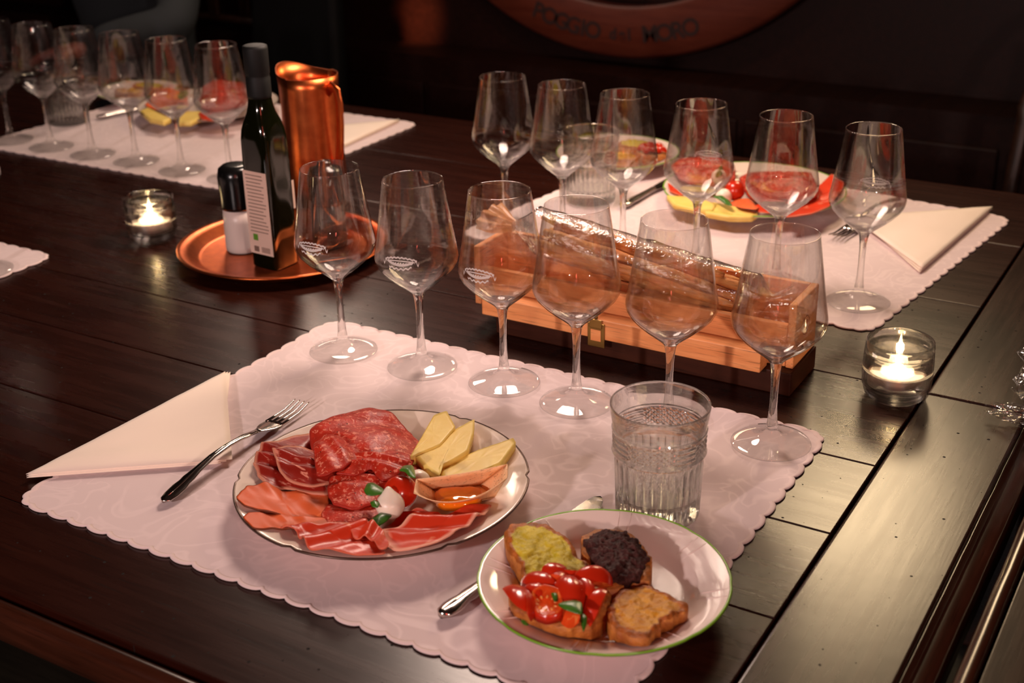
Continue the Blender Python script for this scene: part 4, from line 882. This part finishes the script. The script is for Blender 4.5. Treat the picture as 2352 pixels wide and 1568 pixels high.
HR = (-.2985, 1.3040); HL = (-1.4030, 1.3060)
h0 = make_holder('double-walled glass tealight holder beside the open box, on the end of the table', (*HR, .0003))
dup(h0, (*HL, .0003), 0, 'double-walled glass tealight holder left of the copper tray')
make_candle('lit white tealight in the holder beside the open box', (*HR, .0136 + .0012))
make_candle('lit white tealight in the holder left of the copper tray', (*HL, .0136 + .0012))

# ---------------------------------------------------------------- copper tray, jug, bottle, grinders
TR = (-1.1930, 1.3530)
tr_ = lathe('copper_tray', [(0, .0006), (.118, .0006), (.124, .0016), (.134, .0105), (.144, .0145), (.1500, .0145), (.1508, .0156), (.1498, .0166), (.1435, .0164), (.133, .0128), (.122, .0036), (.116, .0026), (0, .0026)], 120, COPPER, None, (*TR, .0003)); tag(tr_, 'round copper tray with raised rim, holding bottle and grinders', 'tray')
TZ = .0003 + .0028
jug = thing('copper_jug', 'tall copper water jug with pinched spout behind the tray', 'jug', (-1.2900, 1.5560, .0003), math.radians(-12))
JH = .207
def jr(r, z, a):
    t = max(0, (z - .13) / (JH - .13)); s = math.cos(a - PI); k = max(0, s) ** 6
    return r * (1 + .32 * t * t * k - .10 * t * max(0, math.cos(2 * (a - PI) + PI)) * (1 if s > 0 else 0))
jb = lathe('body', [(0, .0005), (.047, .0005), (.0495, .002), (.0490, .030), (.0470, .09), (.0450, .15), (.0452, .190), (.0462, JH), (.0450, JH), (.0440, .190), (.0438, .15), (.0458, .09), (.0478, .03), (.0478, .004), (0, .003)], 96, COPPER, jug, rfun=jr)
for v in jb.data.vertices:
    if v.co.z > .17 and v.co.x < 0: v.co.z += .012 * (v.co.z - .17) / .04 * max(0, -v.co.x / max(.001, math.hypot(v.co.x, v.co.y))) ** 5
hp = [(.043, 0, .185), (.055, 0, .196), (.066, 0, .190), (.070, 0, .172), (.069, 0, .140), (.065, 0, .105), (.058, 0, .078), (.046, 0, .070)]
tube('handle', hp, 0, COPPER, jug, 10, flat=[(.009, .0022)] * 8, up=(0, 1, 0))
bt = thing('oil_bottle', 'tall square dark glass oil bottle with cream label on the copper tray', 'bottle', (-1.1660, 1.3040, TZ), math.radians(-3))
def br(r, z, a):
    e = 5.5 if z < .170 else (5.5 - 3.5 * min(1, (z - .170) / .045))
    return r / (abs(math.cos(a)) ** e + abs(math.sin(a)) ** e) ** (1 / e)
lathe('glass_body', [(0, .002), (.020, .001), (.0236, .0005), (.0250, .003), (.0252, .06), (.0252, .150), (.0252, .182), (.0245, .194), (.0225, .205), (.0195, .216), (.0168, .226), (.0155, .236), (.0150, .250)], 96, BOTTLEGLASS, bt, rfun=br)
lathe('capsule', [(.0150, .236), (.0160, .2362), (.0163, .240), (.0163, .262), (.0156, .2635), (.0156, .2665), (.0163, .268), (.0166, .300), (.0160, .3040), (.0135, .3050), (0, .3052)], 48, CAPSULE, bt)
lb = boxo('label', -.0205, .0215, -.02575, -.0253, .022, .140, LABELPAPER, bt, 0)
def lbar(x0, x1, z0, z1, m_, nm): boxo(nm, x0, x1, -.02595, -.02577, z0, z1, m_, lb, 0)
random.seed(3)
for k in range(17):
    z = .134 - k * .0050; x = -.0170 + random.uniform(0, .002); lbar(x, x + random.uniform(.026, .034), z, z + .0012, INK, 'text_line')
lbar(-.0125, -.0040, .0415, .0505, GREENINK, 'green_mark')
lbar(-.0130, -.0040, .0250, .0330, INK, 'stamp_block')
for k in range(10): lbar(.0010 + k * .0016, .0018 + k * .0016, .0250, .0330, INK, 'bar')
boxo('side_label', .0253, .0257, .0185, .0225, .080, .120, LABELPAPER, bt, 0)
def grinder(label, loc, fill, h=.128):
    root = thing('grinder', label, 'grinder', loc, 0, 'spice grinders')
    lathe('jar', [(0, .0005), (.0225, .0005), (.0248, .003), (.0252, .010), (.0246, .045), (.0238, .064), (0, .064)], 48, fill, root)
    lathe('cap', [(0, .064), (.0245, .064), (.0250, .068), (.0252, .078), (.0262, .100), (.0262, .112), (.0240, .122), (.0180, .1265), (.0110, .1270), (0, .1270)] if not fill is PEPPER else [(0, .064), (.0245, .064), (.0256, .070), (.0258, .098), (.0250, .108), (.0215, .116), (.0120, .1185), (.0105, .122), (.0090, .126), (0, .127)], 48, BLACKPLASTIC, root)
    return root
grinder('salt grinder with white filling and black cap, left of the dark bottle', (-1.2465, 1.3284, TZ), SALT)
grinder('pepper grinder with black cap seen through the first front wine glass', (-1.1460, 1.4020, TZ), PEPPER)

# ---------------------------------------------------------------- wooden box with breadsticks
bx = thing('wooden_wine_box', 'open pale pine wine box with brass latch, holding wrapped breadsticks', 'box', (-.600, 1.29, 0))
def bp(name, x0, x1, y0, y1, z0, z1, mat, b=.0012):
    L_ = bx.location; return boxo(name, x0 - L_.x, x1 - L_.x, y0 - L_.y, y1 - L_.y, z0, z1, mat, bx, b)
bp('base_block', -.772, -.398, 1.2480, 1.3330, .0004, .0275, BASEWOOD).__setitem__('label', 'dark brown block under the pale box')
bp('bottom_board', -.800, -.4100, 1.262, 1.330, .028, .034, PINE)
bp('back_wall', -.800, -.4095, 1.3250, 1.3330, .0342, .103, PINE)
bp('front_wall', -.800, -.4095, 1.2600, 1.2680, .0342, .078, PINE)
bp('end_wall', -.4093, -.4005, 1.2600, 1.3330, .028, .103, PINE_Y); bp('end_wall', -.8088, -.8002, 1.2600, 1.3330, .028, .103, PINE_Y)
bp('lid', -.7830, -.4285, 1.2335, 1.2560, .0280, .0520, PINE)
bp('lid_lip', -.7830, -.4285, 1.2562, 1.2598, .0300, .0440, PINE)
st = lathe('stamp', [(.0100, .0002), (.0112, 0), (.0118, .0002), (.0112, .0004)], 30, plain('branded_mark', (.42, .13, .05), .7), bx, closed=True); st.rotation_euler = (PI / 2, 0, PI / 2); st.location = (-.4003 + .600, .004, .068)
st2 = lathe('stamp', [(.0052, .0002), (.0060, 0), (.0066, .0002), (.0060, .0004)], 24, bpy.data.materials['branded_mark'], bx, closed=True); st2.rotation_euler = (PI / 2, 0, PI / 2); st2.location = (-.4003 + .600, .004, .068)
L_ = bx.location
lt = boxo('latch', -.011, .011, -.0016, .0, -.018, .012, BRASS, bx, .0008, 2, (-.6270 - L_.x, 1.2333 - L_.y, .036))
boxo('latch_window', -.0065, .0065, -.0024, -.0016, -.010, .004, PINE, lt, .0003)
boxo('latch_hasp', -.008, .008, -.0030, -.0016, .006, .017, BRASS, lt, .0008)
tube('latch_knob', [(0, -.001, .0175), (0, -.001, .0215)], .0022, BRASS, lt, 10)
random.seed(11)
lab = ['thin brown breadstick in the cellophane bag, %s' % s for s in ('lowest at the front', 'lowest in the middle', 'lowest at the back', 'middle layer at the front', 'middle layer second from front', 'middle layer second from back', 'middle layer at the back', 'upper layer at the front', 'upper layer in the middle', 'upper layer at the back', 'topmost of all')]
k = 0
for lay, cnt in enumerate((3, 4, 3, 1)):
    for j in range(cnt):
        y = 1.2965 + (j - (cnt - 1) / 2) * .0142; z = .0885 + lay * .0118; pts = []
        x0 = -.736 + random.uniform(0, .02); x1 = -.470 + random.uniform(-.03, .012); cx, cy, cz = (x0 + x1) / 2, y, z; ra = []
        for i in range(13):
            t = i / 12; pts.append((x0 + (x1 - x0) * t - cx, .003 * nz(k, t * 3, 1) , -.034 * (t - .5) + .0025 * nz(k + 9, t * 3, 2))); ra.append((.0056 + .0011 * nz(k, t * 9, 5)) * (1 if 0 < i < 12 else .55))
        o = tube('breadstick', pts, ra, STICK, None, 10, (cx, cy, cz)); tag(o, lab[k], 'breadstick', 'breadsticks in the wooden box'); k += 1
bag = thing('cellophane_bag', 'clear cellophane bag wrapping the breadsticks in the pine box', 'bag', (-.61, 1.2965, .1))
def bagpart(name, rows, mat, n=48, cr=.0025, pleat=0):
    vs, fs = [], []
    for (x, z, ry, rz_) in rows:
        for i in range(n):
            a = 2 * PI * i / n; c = cr * noise.noise(Vector((x * 60, math.cos(a) * 2.2, math.sin(a) * 2.2))) + (pleat * math.cos(a * 9) if pleat else 0)
            vs.append((x + .61, (ry + c) * math.cos(a), z - .1 + (rz_ + c) * math.sin(a)))
    for k in range(len(rows) - 1):
        for i in range(n): j = (i + 1) % n; fs.append((k * n + i, (k + 1) * n + i, (k + 1) * n + j, k * n + j))
    return mesh(name, vs, fs, mat, bag)
body = [(-.772, .123, .006, .006), (-.764, .1232, .0105, .010), (-.752, .1235, .0185, .0175)]
for i in range(22):
    t = i / 21; body.append((-.738 + .278 * t, .1225 - .034 * t, .0300 - .002 * t - .005 * (i == 0) + .002 * nz(i, 3, 1), .0290 - .003 * t))
body += [(-.452, .088, .020, .017), (-.446, .088, .010, .007)]
bagpart('body', body, CELLO)
bagpart('gathered_end', [(-.773, .123, .0055, .006), (-.779, .1235, .010, .0075), (-.788, .125, .020, .010), (-.797, .127, .029, .012), (-.806, .130, .034, .013)], AMBERFILM, 72, .001, .0022)
bagpart('twisted_end', [(-.446, .088, .0095, .0065), (-.441, .089, .005, .005), (-.436, .091, .008, .006), (-.428, .095, .013, .008), (-.421, .0985, .015, .010)], CELLO, 60, .001, .0016)

# ---------------------------------------------------------------- crumpled cellophane on the right
cb = thing('cellophane_wrapper', 'crumpled clear cellophane wrapper at the right edge, on the end board', 'wrapper', (-.125, 1.345, .0))
for nm, sc, off in (('crumple', (.052, .060, .046), (0, 0, .038)), ('tail', (.040, .012, .010), (-.030, -.052, .0125))):
    bm = bmesh.new(); bmesh.ops.create_icosphere(bm, subdivisions=4, radius=1)
    for v in bm.verts:
        d = v.co.normalized(); r = 1 + .55 * noise.noise(d * 2.6) + .35 * abs(noise.noise(d * 6)) - .1; v.co = Vector((d.x * sc[0] * r, d.y * sc[1] * r, max(-off[2] + .0015, d.z * sc[2] * r)))
    me = bpy.data.meshes.new(nm); bm.to_mesh(me); bm.free(); link(nm, me, CELLO, cb, off)

# ---------------------------------------------------------------- background: barrel head, chairs, person
RB, BC = .70, (-1.462, .6450)
bh = thing('barrel_head', 'large round barrel head with a lettered ring on the back wall', 'barrel', (BC[0], 3.02, BC[1]))
def disc(name, prof, mat, par):
    o = lathe(name, prof, 120, mat, par); o.rotation_euler = (PI / 2, 0, 0); return o
disc('ring', [(RB - .128, 0), (RB, 0), (RB, .030), (RB - .010, .040), (RB - .118, .040), (RB - .128, .034)], BARREL, bh)
for k in range(9):
    w_ = 2 * (RB - .13) / 9; x = -(RB - .13) + w_ * k; xm = max(abs(x), abs(x + w_)); hgt = math.sqrt(max(.001, (RB - .13) ** 2 - min(abs(x), abs(x + w_)) ** 2)) * .99
    boxo('stave', x + .001, x + w_ - .001, -.018, -.001, -hgt, hgt, BLACKWOOD, bh, .002)
txt = 'POGGIO del MORO'; nA = len(txt); RL = RB - .060; wid = {'I': .6, 'M': 1.25, ' ': .75, 'd': .72, 'e': .68, 'l': .45}
ws = [wid.get(c, 1.0) for c in txt]; tot = sum(ws); step = math.radians(42) / tot; acc = 0
for c, ww in zip(txt, ws):
    a = -PI / 2 - math.radians(42) / 2 + (acc + ww / 2) * step - math.radians(1.4); acc += ww
    if c == ' ': continue
    cu = bpy.data.curves.new('letter', 'FONT'); cu.body = c; cu.size = .058 if c.isupper() else .040; cu.align_x = 'CENTER'; cu.align_y = 'CENTER'; cu.extrude = .0006; cu.offset = .0012
    tmp = bpy.data.objects.new('tmp', cu); C.objects.link(tmp); me = bpy.data.meshes.new_from_object(tmp.evaluated_get(bpy.context.evaluated_depsgraph_get())); bpy.data.objects.remove(tmp)
    me.materials.clear(); o = link('letter', me, LETTERINK, bh); o.rotation_euler = Matrix.Rotation(PI / 2, 3, 'X').to_euler()
    o.matrix_local = Matrix.Translation((RL * math.cos(a), -.0412, RL * math.sin(a))) @ Matrix.Rotation(-(a + PI / 2), 4, 'Y') @ Matrix.Rotation(PI / 2, 4, 'X')
def chair(label, x, y, rz, mat, hb, wd, arch=True):
    root = thing('dining_chair', label, 'chair', (x, y, ZF), rz)
    boxo('seat', -wd / 2, wd / 2, -.22, .20, .43, .47, mat, root, .008)
    for sx in (-1, 1):
        boxo('leg', sx * (wd / 2 - .03) - .018, sx * (wd / 2 - .03) + .018, -.20, -.165, 0, .43, mat, root, .003)
        boxo('leg', sx * (wd / 2 - .03) - .018, sx * (wd / 2 - .03) + .018, .165, .20, 0, .43, mat, root, .003)
    if arch:
        pts = [(-wd / 2, .21, .46), (-wd / 2, .23, .62), (-wd / 2 + .004, .25, .74)]
        for k in range(9):
            a = PI - PI * k / 8; pts.append((wd / 2 * math.cos(a) * .995, .26 + .02 * math.sin(a), .76 + (hb - .76) * math.sin(a)))
        pts += [(wd / 2 - .004, .25, .74), (wd / 2, .23, .62), (wd / 2, .21, .46)]
        tube('back_frame', pts, .016, mat, root, 10)
        tube('cross_rail', [(-wd / 2 + .01, .252, .742), (0, .262, .745), (wd / 2 - .01, .252, .742)], .012, mat, root, 8)
        for k in range(3):
            xx = (-1 + k) * wd * .26; boxo('back_slat', xx - .016, xx + .016, .252, .266, .75, hb - .045 * (1 + abs(k - 1)), mat, root, .003)
    else:
        vs = []
        bm = bevel_box(-wd / 2, wd / 2, .20, .25, .47, hb, .02, 3)
        for v in bm.verts: v.co.x *= 1 - .16 * max(0, (v.co.z - .8) / (hb - .8)); v.co.y += .05 * ((v.co.z - .47) / (hb - .47)) ** 2
        me = bpy.data.meshes.new('backrest'); bm.to_mesh(me); bm.free(); link('backrest', me, mat, root)
    return root
chair('arched dark wooden chair past the far right corner of the table', -.195, 2.36, math.radians(0), CHAIRWOOD, .98, .44)
chair('tall black chair behind the copper jug, against the dark wall', -2.165, 2.34, 0, BLACKCHAIR, 1.12, .30, False)

def skin_body(name, joints, edges, mat, parent, root_i=0, sub=2):
    me = bpy.data.meshes.new(name); me.from_pydata([j[0] for j in joints], edges, []); o = link(name, me, mat, parent)
    md = o.modifiers.new('skin', 'SKIN'); md.use_smooth_shade = True
    for i, j in enumerate(joints):
        r = j[1]; me.skin_vertices[0].data[i].radius = r if isinstance(r, tuple) else (r, r); me.skin_vertices[0].data[i].use_root = (i == root_i)
    o.modifiers.new('sub', 'SUBSURF').levels = sub; o.modifiers['sub'].render_levels = sub
    return o
PX, PY = -2.62, 2.46
pr = thing('person', 'person in dark jacket at the far side, forearm resting by the far left glasses', 'person', (PX, PY, ZF))
def Lp(x, y, z): return (x - PX, y - PY, z - ZF)
J = [(Lp(-2.62, 2.50, -.17), (.14, .10)), (Lp(-2.62, 2.50, -.05), (.14, .11)), (Lp(-2.62, 2.47, .16), (.16, .12)), (Lp(-2.62, 2.46, .30), (.10, .09)), (Lp(-2.62, 2.45, .38), .058),
     (Lp(-2.44, 2.45, .27), .072), (Lp(-2.315, 2.34, .17), .060), (Lp(-2.235, 2.24, .092), .055), (Lp(-2.330, 2.155, .070), .047), (Lp(-2.395, 2.115, .055), .040),
     (Lp(-2.80, 2.45, .27), .072), (Lp(-2.93, 2.34, .17), .060), (Lp(-3.00, 2.24, .092), .055), (Lp(-2.90, 2.13, .062), .047), (Lp(-2.82, 2.07, .050), .040),
     (Lp(-2.53, 2.48, -.185), .085), (Lp(-2.51, 2.22, -.190), .075), (Lp(-2.51, 2.06, -.190), .062), (Lp(-2.51, 2.06, -.50), .052), (Lp(-2.51, 2.08, -.68), .045),
     (Lp(-2.71, 2.48, -.185), .085), (Lp(-2.73, 2.22, -.190), .075), (Lp(-2.73, 2.06, -.190), .062), (Lp(-2.73, 2.06, -.50), .052), (Lp(-2.73, 2.08, -.68), .045)]
E_ = [(0, 1), (1, 2), (2, 3), (3, 4), (2, 5), (5, 6), (6, 7), (7, 8), (8, 9), (2, 10), (10, 11), (11, 12), (12, 13), (13, 14), (0, 15), (15, 16), (16, 17), (17, 18), (18, 19), (0, 20), (20, 21), (21, 22), (22, 23), (23, 24)]
skin_body('clothed_body', J, E_, NAVY, pr)
def hand(wr, fwd, nm='hand'):
    f = Vector(fwd).normalized(); s = f.cross(Vector((0, 0, 1))).normalized(); W0 = Vector(wr)
    J = [(tuple(W0), .026), (tuple(W0 + f * .045), (.036, .016)), (tuple(W0 + f * .075), (.038, .014))]; E2 = [(0, 1), (1, 2)]
    for k, (o_, l_) in enumerate(((-.027, .060), (-.009, .070), (.009, .066), (.027, .052))):
        b = len(J); base_ = W0 + f * .082 + s * o_
        J += [(tuple(base_), .0095), (tuple(base_ + f * l_ * .5 + Vector((0, 0, -.006))), .0088), (tuple(base_ + f * l_ * .85 + Vector((0, 0, -.022))), .0075)]; E2 += [(2, b), (b, b + 1), (b + 1, b + 2)]
    b = len(J); J += [(tuple(W0 + f * .035 + s * -.040), .011), (tuple(W0 + f * .065 + s * -.058 + Vector((0, 0, -.008))), .009)]; E2 += [(1, b), (b, b + 1)]
    return skin_body(nm, J, E2, SKIN, pr, 0, 1)
hand(Lp(-2.385, 2.105, .052), (-.85, -.5, -.08)); hand(Lp(-2.825, 2.075, .050), (.8, -.55, -.08))
hd = bmesh.new(); bmesh.ops.create_uvsphere(hd, u_segments=24, v_segments=18, radius=.105)
for v in hd.verts:
    v.co = Vector((v.co.x * .74, v.co.y * .92, v.co.z * 1.08)); d = v.co
    if d.y < -.06 and abs(d.x) < .016 and -.035 < d.z < .02: v.co.y -= .016 * (1 - abs(d.x) / .016)
    if d.z < -.05: v.co.x *= .85
for f in hd.faces: f.smooth = True
me = bpy.data.meshes.new('head'); hd.to_mesh(me); hd.free(); hdo = link('head', me, SKIN, pr, Lp(-2.62, 2.42, .535))
for sx in (-1, 1):
    e = ball('eye', '', None, (sx * .028, -.088, .012), .009, SALT); e.parent = hdo; e2 = ball('ear', '', None, (sx * .078, .01, -.005), .02, SKIN, (.4, .8, 1.2)); e2.parent = hdo
tube('mouth', [(-.022, -.080, -.048), (0, -.090, -.047), (.022, -.080, -.048)], .0045, plain('lips', (.3, .06, .05), .5), hdo, 6)
hb = bmesh.new(); bmesh.ops.create_uvsphere(hb, u_segments=24, v_segments=18, radius=.113)
for v in hb.verts: v.co = Vector((v.co.x * .78, v.co.y * .95 + .010, max(v.co.z * 1.06, -.02 if v.co.y > 0 else .045)))
for f in hb.faces: f.smooth = True
me = bpy.data.meshes.new('hair'); hb.to_mesh(me); hb.free(); link('hair', me, HAIR, hdo, (0, 0, .008))
for sx in (-.1, .11):
    o = tube('shoe', [(PX * 0 + sx, -.36, .035), (sx, -.46, .032), (sx, -.56, .022)], 0, BLACKPLASTIC, pr, 10, flat=[(.04, .034), (.046, .03), (.035, .018)])
chair('dark wooden chair under the person in the dark jacket', -2.62, 2.52, 0, CHAIRWOOD, .98, .44)
